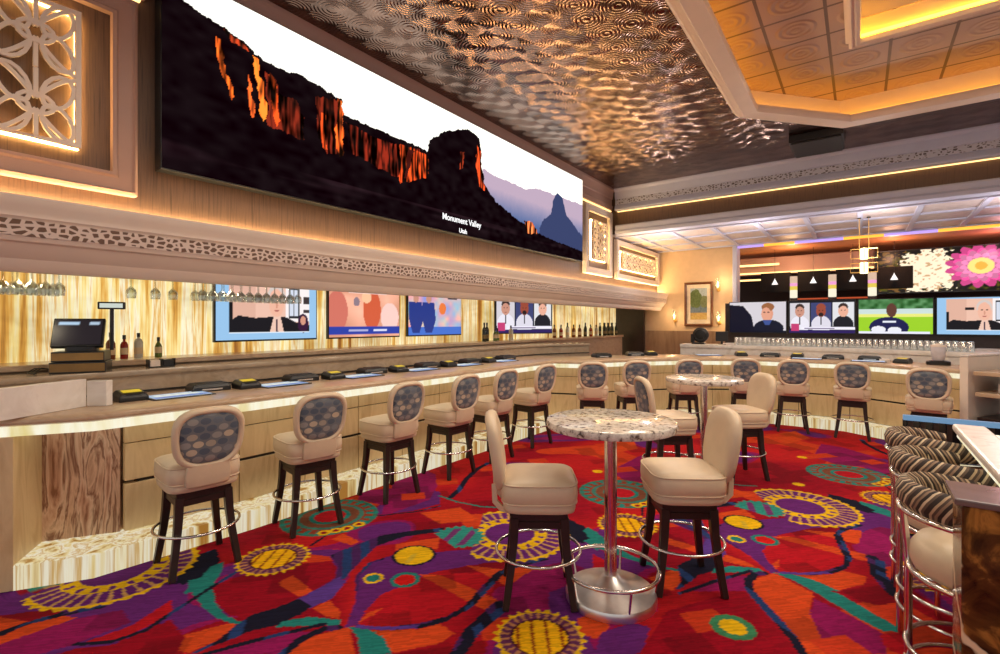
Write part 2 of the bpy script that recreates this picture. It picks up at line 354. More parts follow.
# carpet: one repeat of the woven pattern is drawn on a lattice and laid over the floor
CARPET = [["P","mag",[[-0.22,3.5],[-0.05,3.42],[0.09,3.33],[0.11,3.13],[-0.11,2.97],[-0.17,3.1],[-0.23,3.31]]],["P","pur",[[-3.41,2.73],[-3.61,3.09],[-3.77,3.51],[-3.32,3.53],[-3.11,3.3],[-3.19,3.02]]],["P","pur",[[-2.54,1.94],[-2.66,2.04],[-2.73,2.2],[-2.69,2.39],[-2.49,2.57],[-2.38,2.69],[-2.14,2.92],[-1.99,2.79],[-2.15,2.59],[-2.3,2.35],[-2.33,2.14],[-2.36,1.98],[-2.3,1.82],[-2.22,1.71],[-2.26,1.65],[-2.41,1.83]]],["P","red",[[-2.35,1.97],[-2.29,2.34],[-1.95,2.61],[-1.84,2.43],[-1.86,2.15],[-1.95,1.91],[-2.21,1.71],[-2.29,1.83]]],["P","ora",[[-2.35,2.29],[-2.23,2.37],[-1.75,2.36],[-1.71,2.26],[-1.78,2.23]]],["P","ora",[[-2.24,1.72],[-2.27,1.81],[-2.24,1.9],[-2.23,1.81]]],["P","ora",[[-2.13,1.72],[-1.92,1.89],[-1.76,1.87],[-1.89,1.67],[-2.02,1.69]]],["P","dred",[[-3.28,1.41],[-3.3,1.53],[-3.17,1.78],[-3.18,2.03],[-3.04,2.09],[-2.85,2.02],[-2.75,1.93],[-2.73,1.75],[-2.73,1.62],[-2.74,1.51],[-2.78,1.39],[-2.88,1.33],[-3.05,1.34]]],["P","ora",[[-3.0,1.68],[-3.01,1.79],[-2.72,1.76],[-2.74,1.67]]],["P","ora",[[-2.91,1.08],[-2.8,1.31],[-2.76,1.32],[-2.71,1.18],[-2.72,1.06],[-2.78,1.04]]],["P","ora",[[-2.57,1.65],[-2.56,1.76],[-2.42,1.73],[-2.35,1.68],[-2.44,1.65]]],["P","mag",[[-2.65,1.1],[-2.56,1.31],[-2.46,1.46],[-2.38,1.52],[-2.35,1.32]]],["P","dred",[[-2.32,1.38],[-2.32,1.49],[-2.29,1.64],[-2.05,1.66],[-1.93,1.54],[-2.16,1.33]]],["P","ora",[[-0.56,3.52],[-0.46,3.7],[-0.23,3.57],[-0.23,3.34],[-0.16,3.07],[-0.11,2.97],[-0.21,2.89],[-0.36,3.16],[-0.52,3.34]]],["P","ora",[[-0.09,4.01],[0.04,4.0],[0.02,3.87],[-0.14,3.69],[-0.21,3.77]]],["P","mag",[[-1.84,2.72],[-1.66,2.94],[-1.49,2.76],[-1.62,2.6],[-1.77,2.56]]],["P","pur",[[-3.57,0.73],[-3.56,0.84],[-3.51,1.01],[-3.59,1.29],[-3.36,1.21],[-3.26,0.98],[-3.34,0.79]]],["P","ora",[[-3.27,2.27],[-3.28,2.38],[-3.06,2.37],[-3.06,2.29]]],["P","ora",[[-3.1,3.04],[-2.9,3.34],[-2.58,3.23],[-2.8,2.97]]],["P","ora",[[-2.81,2.5],[-2.62,2.78],[-2.5,2.63],[-2.72,2.42]]],["P","mag",[[-0.22,3.5],[-0.05,3.42],[0.09,3.33],[0.11,3.13],[-0.11,2.97],[-0.17,3.1],[-0.23,3.31]]],["P","dred",[[-0.89,2.43],[-0.9,2.85],[-0.79,3.02],[-0.66,3.24],[-0.56,3.34],[-0.46,3.2],[-0.34,3.02],[-0.25,2.85],[-0.26,2.69],[-0.78,2.3]]],["P","pur",[[-1.12,2.44],[-1.02,2.62],[-0.92,2.64],[-0.89,2.42],[-0.97,2.24],[-1.07,2.26]]],["P","ora",[[-1.28,2.48],[-1.18,2.64],[-1.1,2.51],[-1.12,2.37],[-1.22,2.37]]],["P","pur",[[-0.19,4.91],[-0.04,5.21],[0.11,5.43],[0.24,5.23],[0.24,4.88],[0.05,4.74],[-0.11,4.79]]],["P","mag",[[-0.43,8.03],[-0.18,7.97],[0.09,7.72],[0.31,7.38],[0.27,6.83],[0.08,7.03],[-0.23,6.98],[-0.47,7.21]]],["P","ora",[[-1.08,8.24],[-0.8,8.75],[-0.58,8.32],[-0.82,7.75]]],["P","ora",[[-3.95,0.54],[-3.73,0.64],[-3.63,0.78],[-3.56,0.81],[-3.54,0.6],[-3.59,0.49]]],["P","mag",[[-3.58,0.49],[-3.56,0.73],[-3.53,0.84],[-3.44,0.99],[-3.26,0.98],[-3.27,0.74],[-3.32,0.6],[-3.42,0.46]]],["P","red",[[-3.25,0.77],[-3.22,0.97],[-3.33,1.2],[-3.19,1.16],[-3.14,1.0],[-3.14,0.86]]],["P","dred",[[-3.25,0.65],[-3.22,0.74],[-3.11,0.85],[-3.11,1.12],[-2.87,1.1],[-2.72,0.98],[-3.15,0.63]]],["P","vio",[[-2.74,1.93],[-2.67,1.96],[-2.56,1.78],[-2.58,1.65],[-2.6,1.58],[-2.7,1.62],[-2.69,1.78]]],["P","nav",[[-3.05,2.11],[-3.04,2.31],[-3.01,2.55],[-2.87,2.76],[-2.71,2.94],[-2.69,2.86],[-2.86,2.62],[-2.9,2.4],[-2.82,2.21],[-2.7,1.97],[-2.73,1.91],[-2.85,2.03]]],["P","nav",[[-2.76,1.31],[-2.79,1.4],[-2.75,1.51],[-2.72,1.66],[-2.59,1.67],[-2.57,1.58],[-2.58,1.45],[-2.64,1.35],[-2.66,1.24],[-2.7,1.06],[-2.71,1.09],[-2.71,1.2]]],["P","vio",[[-2.72,1.66],[-2.73,1.81],[-2.74,1.97],[-2.63,1.88],[-2.59,1.66]]],["P","nav",[[-3.56,1.31],[-3.82,1.56],[-3.82,1.63],[-3.6,1.61],[-3.49,1.47],[-3.48,1.36],[-3.45,1.31]]],["P","tea",[[-3.49,1.36],[-3.56,1.42],[-3.57,1.61],[-3.47,1.56],[-3.29,1.42],[-3.07,1.34],[-2.9,1.32],[-2.77,1.34],[-2.77,1.31],[-2.9,1.28],[-3.1,1.28],[-3.24,1.3],[-3.37,1.31]]],["P","tea",[[-2.58,1.42],[-2.58,1.5],[-2.5,1.6],[-2.34,1.68],[-2.28,1.63],[-2.37,1.6],[-2.5,1.49]]],["P","tea",[[-2.25,1.67],[-2.14,1.72],[-2.02,1.72],[-1.89,1.66],[-2.02,1.57],[-2.1,1.64]]],["P","tea",[[-0.46,3.7],[-0.37,3.75],[-0.23,3.68],[-0.1,3.65],[0.04,3.54],[0.2,3.41],[0.1,3.35],[-0.05,3.44],[-0.2,3.57],[-0.35,3.67]]],["P","nav",[[-0.26,5.73],[-0.13,5.7],[0.11,5.48],[0.06,5.35],[-0.13,5.44]]],["P","tea",[[0.09,5.52],[0.14,5.5],[0.25,5.33],[0.19,5.36]]],["L","nav",0.05,[[-0.51,3.66],[-0.56,3.61],[-0.58,3.48],[-0.55,3.37],[-0.46,3.24],[-0.35,3.09],[-0.27,2.97],[-0.23,2.88]]],["L","nav",0.035,[[-0.26,3.83],[-0.16,3.95],[-0.08,4.09],[-0.07,4.23],[-0.12,4.46],[-0.15,4.64],[-0.11,4.83],[-0.01,5.0]]],["L","nav",0.07,[[0.07,4.36],[0.09,4.07],[0.16,3.87],[0.21,3.78]]],["L","nav",0.022,[[-2.51,1.92],[-2.66,2.04],[-2.73,2.2],[-2.71,2.29]]],["L","vio",0.03,[[-2.21,1.7],[-2.09,1.77],[-1.94,1.9]]],["L","nav",0.03,[[-1.94,1.9],[-1.87,2.02],[-1.84,2.22],[-1.92,2.67]]],["L","nav",0.06,[[-1.62,1.86],[-1.67,2.05],[-1.67,2.28]]],["L","nav",0.03,[[-3.15,1.08],[-3.24,1.3],[-3.36,1.61]]],["L","nav",0.02,[[-3.69,0.53],[-3.71,0.63],[-3.64,0.79],[-3.56,0.94]]],["L","nav",0.03,[[-3.27,0.74],[-3.14,0.86],[-3.11,1.0],[-3.17,1.13]]],["L","nav",0.022,[[-3.3,2.11],[-3.38,2.33],[-3.39,2.72],[-3.14,3.05],[-3.07,3.26]]],["L","nav",0.06,[[-3.14,3.48],[-3.22,3.7],[-3.38,4.0],[-3.51,4.35],[-3.55,4.59]]],["L","tea",0.025,[[-3.26,3.45],[-3.01,3.43],[-2.76,3.47],[-2.63,3.54]]],["L","nav",0.03,[[-0.89,3.08],[-0.75,3.36],[-0.59,3.64]]],["FLOWER",[-3.33,1.84]],["YEL",[-2.57,2.46]],["SRING",[-2.55,2.08]],["RRING",[-2.37,2.19]],["GRING",[-0.56,2.91]],["GEAR",[-0.44,5.19]],["OVAL",[-0.1,6.59]],["SHELL",[-2.51,2.88]],["LINK",[-3.42,2.3]],["LINK",[-3.38,2.38]],["LINK",[-3.34,2.46]],["LINK",[-3.33,2.57]],["DOT",[-0.58,7.09]],["DOT",[-0.51,5.88]],["P","red",[[0.09,3.31],[0.16,3.38],[0.21,3.39],[0.22,3.24],[0.18,3.17],[0.12,3.17],[0.09,3.24]]]]
PAL = dict(red=(178, 20, 34), dred=(146, 10, 32), ora=(206, 72, 30), mag=(142, 22, 88), pur=(98, 36, 112), vio=(88, 56, 140), nav=(24, 24, 44), tea=(34, 124, 118), yel=(226, 180, 20))
BV = np.array([1.785, 2.03]); CV = np.array([4.05, -3.56]); MI = np.linalg.inv(np.stack([BV, CV], 1))
def carpet_tile(nu=450, nv=900):
    A, B = np.meshgrid((np.arange(nu)+.5)/nu, (np.arange(nv)+.5)/nv)
    X = A*BV[0]+B*CV[0]; Y = A*BV[1]+B*CV[1]; c = np.zeros((nv, nu, 3)); c[:] = PAL['red']
    def field(fu, fv, seed):
        g = np.random.default_rng(seed).random((fv, fu)); x = A*fu; y = B*fv; i = x.astype(int) % fu; j = y.astype(int) % fv; x = x-np.floor(x); y = y-np.floor(y); x = x*x*(3-2*x); y = y*y*(3-2*y)
        return (g[j, i]*(1-x)+g[j, (i+1) % fu]*x)*(1-y)+(g[(j+1) % fv, i]*(1-x)+g[(j+1) % fv, (i+1) % fu]*x)*y
    f1, f2 = field(4, 8, 3), field(5, 9, 8)
    k = np.clip((f2-.25)*3, 0, 1)[..., None]; c[:] = np.array(PAL['dred'])*(1-k)+np.array((184, 28, 32))*k; c[f1 > .66] = PAL['pur']; c[(f1 > .62) & (f1 <= .66)] = PAL['mag']; c[(f1 > .76)] = PAL['mag']; c[f1 < .16] = (200, 62, 30)
    def shifts(pts, pad=0):
        """the copies of a motif that touch this repeat, as index windows"""
        q = np.array([MI @ np.array(p) for p in pts]); f = np.floor(q.mean(0)); q = q-f
        px_, py_ = pad*.40, pad*.20
        for i in (-1, 0, 1):
            for j in (-1, 0, 1):
                lo, hi = q.min(0)+(i-px_, j-py_), q.max(0)+(i+px_, j+py_)
                if hi[0] < 0 or hi[1] < 0 or lo[0] > 1 or lo[1] > 1: continue
                s0, s1 = max(0, int(lo[0]*nu)-1), min(nu, int(hi[0]*nu)+2); r0, r1 = max(0, int(lo[1]*nv)-1), min(nv, int(hi[1]*nv)+2)
                o = (f[0]-i)*BV+(f[1]-j)*CV
                yield (slice(r0, r1), slice(s0, s1)), X[r0:r1, s0:s1]+o[0], Y[r0:r1, s0:s1]+o[1]
    def seg(px, py, a, b):
        dx, dy = b[0]-a[0], b[1]-a[1]; t = np.clip(((px-a[0])*dx+(py-a[1])*dy)/(dx*dx+dy*dy+1e-9), 0, 1)
        return np.hypot(px-a[0]-t*dx, py-a[1]-t*dy)
    def chk(col, px, py):
        k = np.array(PAL[col], float)
        if col in ('nav',):
            f = np.floor((px*.6+py*.8)*16); h = np.abs(np.sin(f*12.9898)*43758.5) % 1
            out = np.zeros(px.shape+(3,)); out[:] = k; out[h > .74] = (36, 60, 110); out[h < .12] = (70, 34, 90); return out
        out = np.zeros(px.shape+(3,)); out[:] = k; return out
    for e in CARPET+[['FLOWER', [-1.365, 2.215]]]:
        if e[0] == 'P':
            for sl, px, py in shifts(e[2]):
                m = inpoly(px, py, e[2]); c[sl][m] = chk(e[1], px, py)[m]
        elif e[0] == 'L':
            for sl, px, py in shifts(e[3], e[2]):
                d = np.full(px.shape, 9.)
                for a, b in zip(e[3], e[3][1:]): d = np.minimum(d, seg(px, py, a, b))
                m = d < e[2]/2; c[sl][m] = chk(e[1], px, py)[m]
        else:
            cx, cy = e[1]
            for sl, px, py in shifts([e[1]], .55):
                x, y = px-cx, py-cy; w_ = c[sl]; d = np.hypot(x, y); an = np.arctan2(y, x); t = e[0]
                if t == 'FLOWER':
                    sc = .235+.014*np.cos(an*26); w_[d < sc] = PAL['yel']; w_[d < .213] = (96, 44, 84)
                    m = (d < .213) & (d > .16) & (np.cos(an*26) > .35); w_[m] = (176, 120, 80)
                    w_[d < .155] = (70, 24, 30); m = d < .145; w_[m] = (232, 176, 16)
                    m2 = m & (np.abs(((x*.80+y*.6)*13) % 1-.5) < .10); w_[m2] = (140, 60, 20)
                elif t == 'YEL': w_[d < .155] = PAL['nav']; w_[d < .135] = PAL['yel']; w_[(d < .12) & (np.abs(x+y*.4) < .02) & (y < .02)] = (200, 170, 50)
                elif t == 'DOT': w_[d < .055] = PAL['yel']
                elif t == 'SRING': w_[d < .066] = PAL['yel']; w_[d < .045] = PAL['tea']
                elif t == 'RRING': w_[d < .095] = PAL['tea']; w_[d < .066] = (200, 24, 24)
                elif t == 'GRING': w_[d < .115] = (60, 130, 90); w_[d < .07] = PAL['yel']
                elif t == 'LINK': w_[d < .05] = PAL['yel']; w_[d < .025] = PAL['dred']
                elif t == 'OVAL':
                    for rr, k in ((.40, (60, 110, 90)), (.36, (140, 60, 40)), (.28, (60, 120, 110)), (.24, (120, 70, 50)), (.17, PAL['tea']), (.13, PAL['red'])): w_[d < rr] = k
                    m = (d > .30) & (d < .40) & (np.cos(an*22) > .1); w_[m] = PAL['tea']
                elif t == 'GEAR':
                    R = .46+.012*np.cos(an*34); ok = (x+y*.6 > -.30)
                    w_[ok & (d < R)] = PAL['yel']; w_[ok & (d < .425)] = PAL['pur']
                    w_[ok & (d < .43) & (d > .28) & (np.cos(an*34) > .55)] = (196, 150, 90)
                    w_[ok & (d < .29)] = PAL['yel']; w_[ok & (d < .275) & (d > .225) & (np.cos(an*17) > .45)] = PAL['pur']
                    w_[ok & (d < .195)] = PAL['pur']
                elif t == 'SHELL':
                    m = (d < .19+.015*np.cos(an*18)) & (x*.3+y > -.13); w_[m] = (46, 140, 130)
                    m &= (d < .15) & (np.abs((x*7+y*2) % 1-.5) < .2); w_[m] = (110, 50, 110)
    blk = np.random.default_rng(9).random((30, 12)); r_ = (B*30).astype(int) % 30; q_ = ((A*12+blk[r_, 0]*5).astype(int)) % 12; bb_ = blk[r_, q_]
    warm = (c[..., 0] > 140) & (c[..., 1] < 90)
    c[warm & (bb_ > .95)] = (196, 58, 30); c[warm & (bb_ < .2)] *= .84
    # woven streaks
    st = np.random.default_rng(5).random((nv, 30)).repeat(nu//30+1, 1)[:, :nu]
    c *= (.88+.2*st)[..., None]
    return np.clip(c, 0, 255)
TILE = carpet_tile()
gx = np.concatenate([np.linspace(-6.5, -4.15, 4), np.arange(-4.1, 3.2, .011), np.linspace(3.3, 9, 8)])
gy = np.concatenate([np.linspace(-3, .1, 8), np.arange(.15, 9.3, .011), np.linspace(9.4, 18.5, 10)])
GX, GY = np.meshgrid(gx, gy)
al = MI[0, 0]*GX+MI[0, 1]*GY; be = MI[1, 0]*GX+MI[1, 1]*GY
ti = ((al % 1)*TILE.shape[1]).astype(int) % TILE.shape[1]; tj = ((be % 1)*TILE.shape[0]).astype(int) % TILE.shape[0]
fl = grid_mesh('floor', np.stack([GX, GY, GX*0], -1), TILE[tj, ti], 'carpet'); fl['kind'] = 'structure'

# walls on the left: grasscloth above, lit onyx behind the bar
struct('wall_left', MB().box(-4.75, -4.55, -1.2, 13.6, 2.05, 4.7), 'grasscloth')
struct('wall_back_bar', MB().box(-5.9, -5.7, -1.2, 14.2, 0, 2.3), 'wall_onyx')
struct('ceiling_back_bar', MB().box(-5.70, -4.75, -1.2, 13.6, 2.20, 2.25), 'white_paint')
struct('wall_far', MB().box(-5.9, -2.56, 13.6, 13.8, 0, 4.7), simple('cream_wall', rgb(216, 186, 146), .55, 0, .04))
struct('trim_1', MB().box(-5.7, -2.6, 13.52, 13.62, 0, 1.45), streaky('tan_wainscot', [(.3, rgb(140, 112, 84)), (.6, rgb(170, 140, 108))], (3, 3, .8)))
struct('trim_2', MB().box(-5.69, -4.86, 13.40, 13.50, 0, 2.19), 'dark_wood')
# cornice over the bar with its pierced frieze and cove
co = MB(); extr_y(co, [(-4.55, 2.0), (-4.46, 2.0), (-4.43, 2.03), (-4.42, 2.08), (-4.37, 2.12), (-4.34, 2.175), (-4.31, 2.185), (-4.30, 2.21), (-4.285, 2.32), (-4.27, 2.335), (-4.27, 2.37), (-4.245, 2.40), (-4.24, 2.465), (-4.275, 2.465), (-4.28, 2.40), (-4.55, 2.40)], -1.2, 13.58)
struct('trim_3', co, 'white_paint', smooth=40)
def mk_frieze():
    t = NT('pierced_frieze'); co_ = t.co('Object', (1, 9, 14))
    v = t.n('ShaderNodeTexVoronoi', {'Vector': co_, 'Scale': 2.0, 'Randomness': .75}, feature='DISTANCE_TO_EDGE')
    t.p(col=t.ramp(v.outputs['Distance'], [(.15, rgb(226, 208, 196)), (.19, rgb(112, 84, 66))]), rough=.5); return t.m
M['frieze'] = mk_frieze()
fr = MB(); extr_y(fr, [(-4.305, 2.215), (-4.29, 2.215), (-4.278, 2.315), (-4.293, 2.315)], -1.2, 13.5)
struct('trim_4', fr, 'frieze')
struct('trim_5', MB().box(-4.545, -4.50, -1.2, 13.55, 2.47, 2.497), 'cove')
# crown at the metal ceiling, interrupted behind the video wall
full = [(-4.56, 4.66), (-4.42, 4.66), (-4.42, 4.61), (-4.45, 4.57), (-4.47, 4.44), (-4.49, 4.42), (-4.49, 4.30), (-4.47, 4.28), (-4.48, 4.19), (-4.56, 4.19)]
up = [(-4.56, 4.66), (-4.42, 4.66), (-4.42, 4.61), (-4.44, 4.575), (-4.45, 4.50), (-4.56, 4.50)]
M['taupe_paint'] = simple('taupe_plaster', rgb(176, 142, 128), .5, 0, .03, 3)
cr = MB(); extr_y(cr, full, -1.2, 1.45); extr_y(cr, up, 1.45, 8.82); extr_y(cr, full, 8.82, 10.36)
struct('trim_6', cr, 'taupe_paint', smooth=30)
struct('trim_7', MB().box(-4.55, -4.52, 8.85, 10.4, 4.165, 4.185).box(-4.55, -4.52, -1.2, 1.42, 4.165, 4.185), 'cove_soft')

# metal ceiling with the octagonal coffer
ox = [(-1.42, 7.58), (-1.42, 1.2), (-.24, -.15), (3.6, -.15), (4.78, 1.2), (4.78, 7.58), (3.6, 8.93), (-.24, 8.93)]   # counter-clockwise
rc = [(-4.56, 10.6), (-4.56, -3), (9, -3), (9, 10.6)]
cb = MB(); v = [(x, y, 4.65) for x, y in ox]+[(x, y, 4.65) for x, y in rc]
cb.add(v, [(0, 1, 9, 8), (1, 2, 9), (2, 3, 10, 9), (3, 4, 10), (4, 5, 11, 10), (5, 6, 11), (6, 7, 8, 11), (7, 0, 8)])
struct('ceiling', cb, 'tin')
rim = closed_sweep(MB(), ox, [(0, 4.66), (0, 4.60), (.03, 4.57), (.055, 4.575), (.07, 4.545), (.11, 4.545), (.125, 4.525), (.16, 4.535), (.29, 4.545), (.30, 4.575), (.30, 4.61), (.27, 4.62), (.27, 4.66)])
struct('trim_8', rim, 'white_paint', smooth=35)
tray = closed_sweep(MB(), ox, [(.01, 4.64), (.01, 4.98), (-.03, 4.98), (-.03, 4.64)])
struct('wall_coffer', tray, 'white_paint')
ring_o = [(-.10, 6.68), (-.10, 1.4), (3.4, 1.4), (3.4, 6.68)]
tc = MB(); v = [(x, y, 4.98) for x, y in ox]+[(x+(.05 if x < 1 else -.05), y+(.05 if y < 3 else -.05), 4.98) for x, y in ring_o]
tc.add(v, [(0, 1, 9, 8), (1, 2, 9), (2, 3, 10, 9), (3, 4, 10), (4, 5, 11, 10), (5, 6, 11), (6, 7, 8, 11), (7, 0, 8)])
struct('ceiling_coffer', tc, 'cream_tile')
am = closed_sweep(MB(), ox, [(.10, 4.67), (.16, 4.67), (.16, 4.70), (.10, 4.70)])
struct('trim_9', am, 'amber')
rg = closed_sweep(MB(), ring_o, [(0, 4.99), (-.03, 4.93), (-.03, 4.78), (0, 4.76), (0, 4.70), (.03, 4.68), (.05, 4.70), (.07, 4.68), (.10, 4.69), (.11, 4.73), (.09, 4.75), (.03, 4.75), (.03, 4.99)])
struct('trim_10', rg, 'white_paint', smooth=35)
rw = closed_sweep(MB(), ring_o, [(.035, 4.755), (.035, 5.3), (.01, 5.3), (.01, 4.755)]); struct('wall_coffer_ring', rw, 'white_paint')
struct('ceiling_coffer_ring', MB().box(-.1, 3.4, 1.4, 6.68, 5.3, 5.34), 'tin')
struct('trim_11', closed_sweep(MB(), ring_o, [(.045, 4.752), (.085, 4.752), (.085, 4.79), (.045, 4.79)]), 'amber_ring')

# dropped beam across the room
struct('beam', MB().box(-4.55, 9, 10.5, 10.9, 3.66, 4.66), 'grasscloth')
M['cool_paint'] = simple('cool_white_plaster', rgb(198, 202, 226), .5, 0, .03, 3)
bc = MB(); extr_x(bc, [(10.52, 4.66), (10.30, 4.66), (10.30, 4.62), (10.34, 4.58), (10.36, 4.44), (10.38, 4.42), (10.38, 4.30), (10.36, 4.28), (10.33, 4.20), (10.34, 4.17), (10.52, 4.17)], -4.42, 9)
struct('trim_12', bc, 'cool_paint', smooth=30)
M['frieze_beam'] = M['frieze'].copy(); M['frieze_beam'].name = 'pierced_beam_frieze'
for nd in M['frieze_beam'].node_tree.nodes:
    if nd.type == 'VALTORGB': nd.color_ramp.elements[0].color = (*rgb(196, 198, 214), 1); nd.color_ramp.elements[1].color = (*rgb(92, 84, 92), 1)
    if nd.type == 'MAPPING': nd.inputs['Scale'].default_value = (9, 1, 14)
struct('trim_13', MB().box(-4.4, 9, 10.365, 10.385, 4.305, 4.415), 'frieze_beam')
struct('trim_14', MB().box(-4.4, 9, 10.45, 10.48, 4.155, 4.168), 'cove_soft')
bl = MB(); extr_x(bl, [(10.52, 3.85), (10.40, 3.85), (10.37, 3.82), (10.38, 3.74), (10.35, 3.70), (10.36, 3.64), (10.52, 3.62), (10.52, 3.66)], -4.42, 9)
struct('trim_15', bl, 'cool_paint', smooth=30)
# lower ceiling beyond the beam
struct('ceiling_far_bar', MB().box(-4.55, 9, 10.45, 13.6, 3.63, 3.66), simple('pale_ceiling_panel', rgb(218, 206, 204), .5))
rb = MB()
for x in np.arange(-4.1, 9, .82): rb.box(x-.04, x+.04, 10.55, 13.55, 3.595, 3.632)
for y in (10.6, 11.55, 12.5, 13.5): rb.box(-4.5, 9, y-.04, y+.04, 3.60, 3.632)
struct('trim_16', rb, 'cool_paint')
sg = [(-2.5, -1.9, 'violet'), (-1.9, -1.25, 'amber_soft'), (-1.25, -.3, 'violet'), (-.3, .42, 'amber_soft'), (.42, 1.3, 'violet'), (1.3, 2.3, 'amber_soft'), (2.3, 3.2, 'violet')]
for k, (a, b, m) in enumerate(sg): struct('trim_%d' % (17+k), MB().box(a, b, 13.50, 13.58, 3.545, 3.594), m)
# the space seen beyond the far bar
struct('wall_far_right', MB().box(-2.56, 9, 12.45, 12.6, 0, 2.12), 'dark_wood')
struct('pilaster', MB().box(-2.60, -2.49, 13.45, 13.85, 0, 3.595), 'cool_paint', bevel=.02)
struct('ceiling_lounge', MB().box(-4, 9, 13.6, 18, 3.60, 3.66), simple('peach_ceiling', rgb(206, 140, 96), .5))
struct('wall_lounge', MB().box(-4, 9, 17.6, 17.8, 0, 3.6), simple('dark_lounge_wall', rgb(40, 26, 26), .6))
lb = MB(); lb.box(-3.6, .3, 15.3, 15.6, 3.0, 3.48); struct('beam_lounge', lb, 'taupe_paint', bevel=.03)
struct('trim_24', MB().box(-3.4, .28, 15.24, 15.3, 3.02, 3.06), 'cove_soft')
struct('trim_26', MB().box(-3.4, -1.75, 15.0, 15.06, 3.22, 3.27).box(-3.4, -1.75, 15.0, 15.06, 2.82, 2.86), 'cove_soft')
struct('trim_27', MB().box(-1.6, .33, 16.2, 16.25, 2.32, 2.36), glow('red_led_line', (1, .15, .05), .5))
# ---------------------------------------------------------------- bar counter
E = [(-4.22, .66), (-4.01, 1.0), (-3.93, 2.0), (-3.9, 5.0), (-3.88, 6.74), (-3.5, 6.88), (-3.05, 7.7), (-2.45, 8.46), (-1.42, 9.13), (-.2, 9.16), (.47, 8.72), (1.02, 8.4)]
def offs(path, o):
    out = []
    for i, p in enumerate(path):
        d0 = (Vector(path[i])-Vector(path[i-1])).normalized() if i else None
        d1 = (Vector(path[i+1])-Vector(path[i])).normalized() if i < len(path)-1 else None
        d0 = d0 or d1; d1 = d1 or d0; n0 = Vector((-d0.y, d0.x)); nn = (n0+Vector((-d1.y, d1.x))).normalized(); k = 1/max(.4, nn.dot(n0))
        out.append((p[0]+nn.x*o*k, p[1]+nn.y*o*k))
    return out
bar = thing('bar_counter', 'long tan stone bar with glowing edge and lit onyx base, left and far side', 'bar counter', (-4.2, 3, 0))
def part(mb, name, mat, par, **k):
    """builds in world space, then keeps it there under its parent"""
    o = mb.build(name, mat, par, **k)
    o.matrix_parent_inverse = (Matrix.Translation(par.location) @ Matrix.Rotation(par.rotation_euler.z, 4, 'Z')).inverted(); return o
part(MB().sweep(E, [(0, .003), (0, .15), (.012, .158), (.36, .158), (.36, .003)]), 'plinth', 'plinth_onyx', bar)['label'] = 'glowing onyx plinth'
part(MB().sweep([(-3.995, 1.30)]+E[2:], [(.27, .158), (.27, .955), (.40, .955), (.40, .158)]), 'body', 'seam', bar)
EX = [(-4.36, .42)]+E[1:]
part(MB().sweep(EX, [(.005, .957), (.0, .962), (.0, 1.018), (.28, 1.018), (.28, .957)]), 'light_strip', 'strip', bar)['label'] = 'glowing light strip'
part(MB().sweep(EX, [(.01, 1.018), (-.022, 1.03), (-.028, 1.05), (-.018, 1.068), (.01, 1.076), (.86, 1.076), (.86, 1.018)]), 'countertop', 'counter', bar, smooth=50)
bp = offs(E, .25); bp[1] = (-4.25, 1.235)
for i in range(1, len(E)-1):
    a, b = Vector(bp[i]), Vector(bp[i+1]); Ls = (b-a).length; n = max(1, round(Ls/.66)); d = (b-a)/Ls; nn = Vector((-d.y, d.x))
    for k in range(n):
        for z0, z1 in ((.165, .50), (.525, .79), (.797, .95)):
            p = a+d*(Ls*k/n+.004); q = a+d*(Ls*(k+1)/n-.004)
            part(MB().prism([tuple(p), tuple(q), tuple(q+nn*.06), tuple(p+nn*.06)], z0, z1), 'panel', 'travertine', bar, bevel=.003, seg=1)
d = (Vector(E[1])-Vector(E[0])).normalized(); nn = Vector((-d.y, d.x)); a = Vector(E[0])+nn*.36; b = a+d*.44
part(MB().prism([tuple(a), tuple(b), tuple(b+nn*.15), tuple(a+nn*.15)], .158, .957), 'stone_column', 'brown_onyx', bar)['label'] = 'brown veined stone end face'
e0 = Vector(E[0])
part(MB().prism([tuple(e0), tuple(e0+nn*.60), tuple(e0+nn*.60-d*.14), tuple(e0-d*.14)], 0.002, .957), 'end_wing', 'travertine', bar, bevel=.004)
dv = thing('counter_divider', 'low pale stone divider standing on the near left end of the bar', 'divider', (-4.2, .8, 1.076))
p0, p1 = Vector((-4.06, .50)), Vector((-4.36, 1.05)); d = (p1-p0).normalized(); nn = Vector((-d.y, d.x))
part(MB().prism([tuple(p0), tuple(p1), tuple(p1+nn*.05), tuple(p0+nn*.05)], 1.077, 1.27), 'long_slab', 'stone_white', dv, bevel=.004)
part(MB().prism([tuple(p1), tuple(p1+d*.02+Vector((.10, .07))), tuple(p1+d*.07+Vector((.10, .07))), tuple(p1+d*.06)], 1.077, 1.255), 'end_block', 'stone_white', dv, bevel=.004)
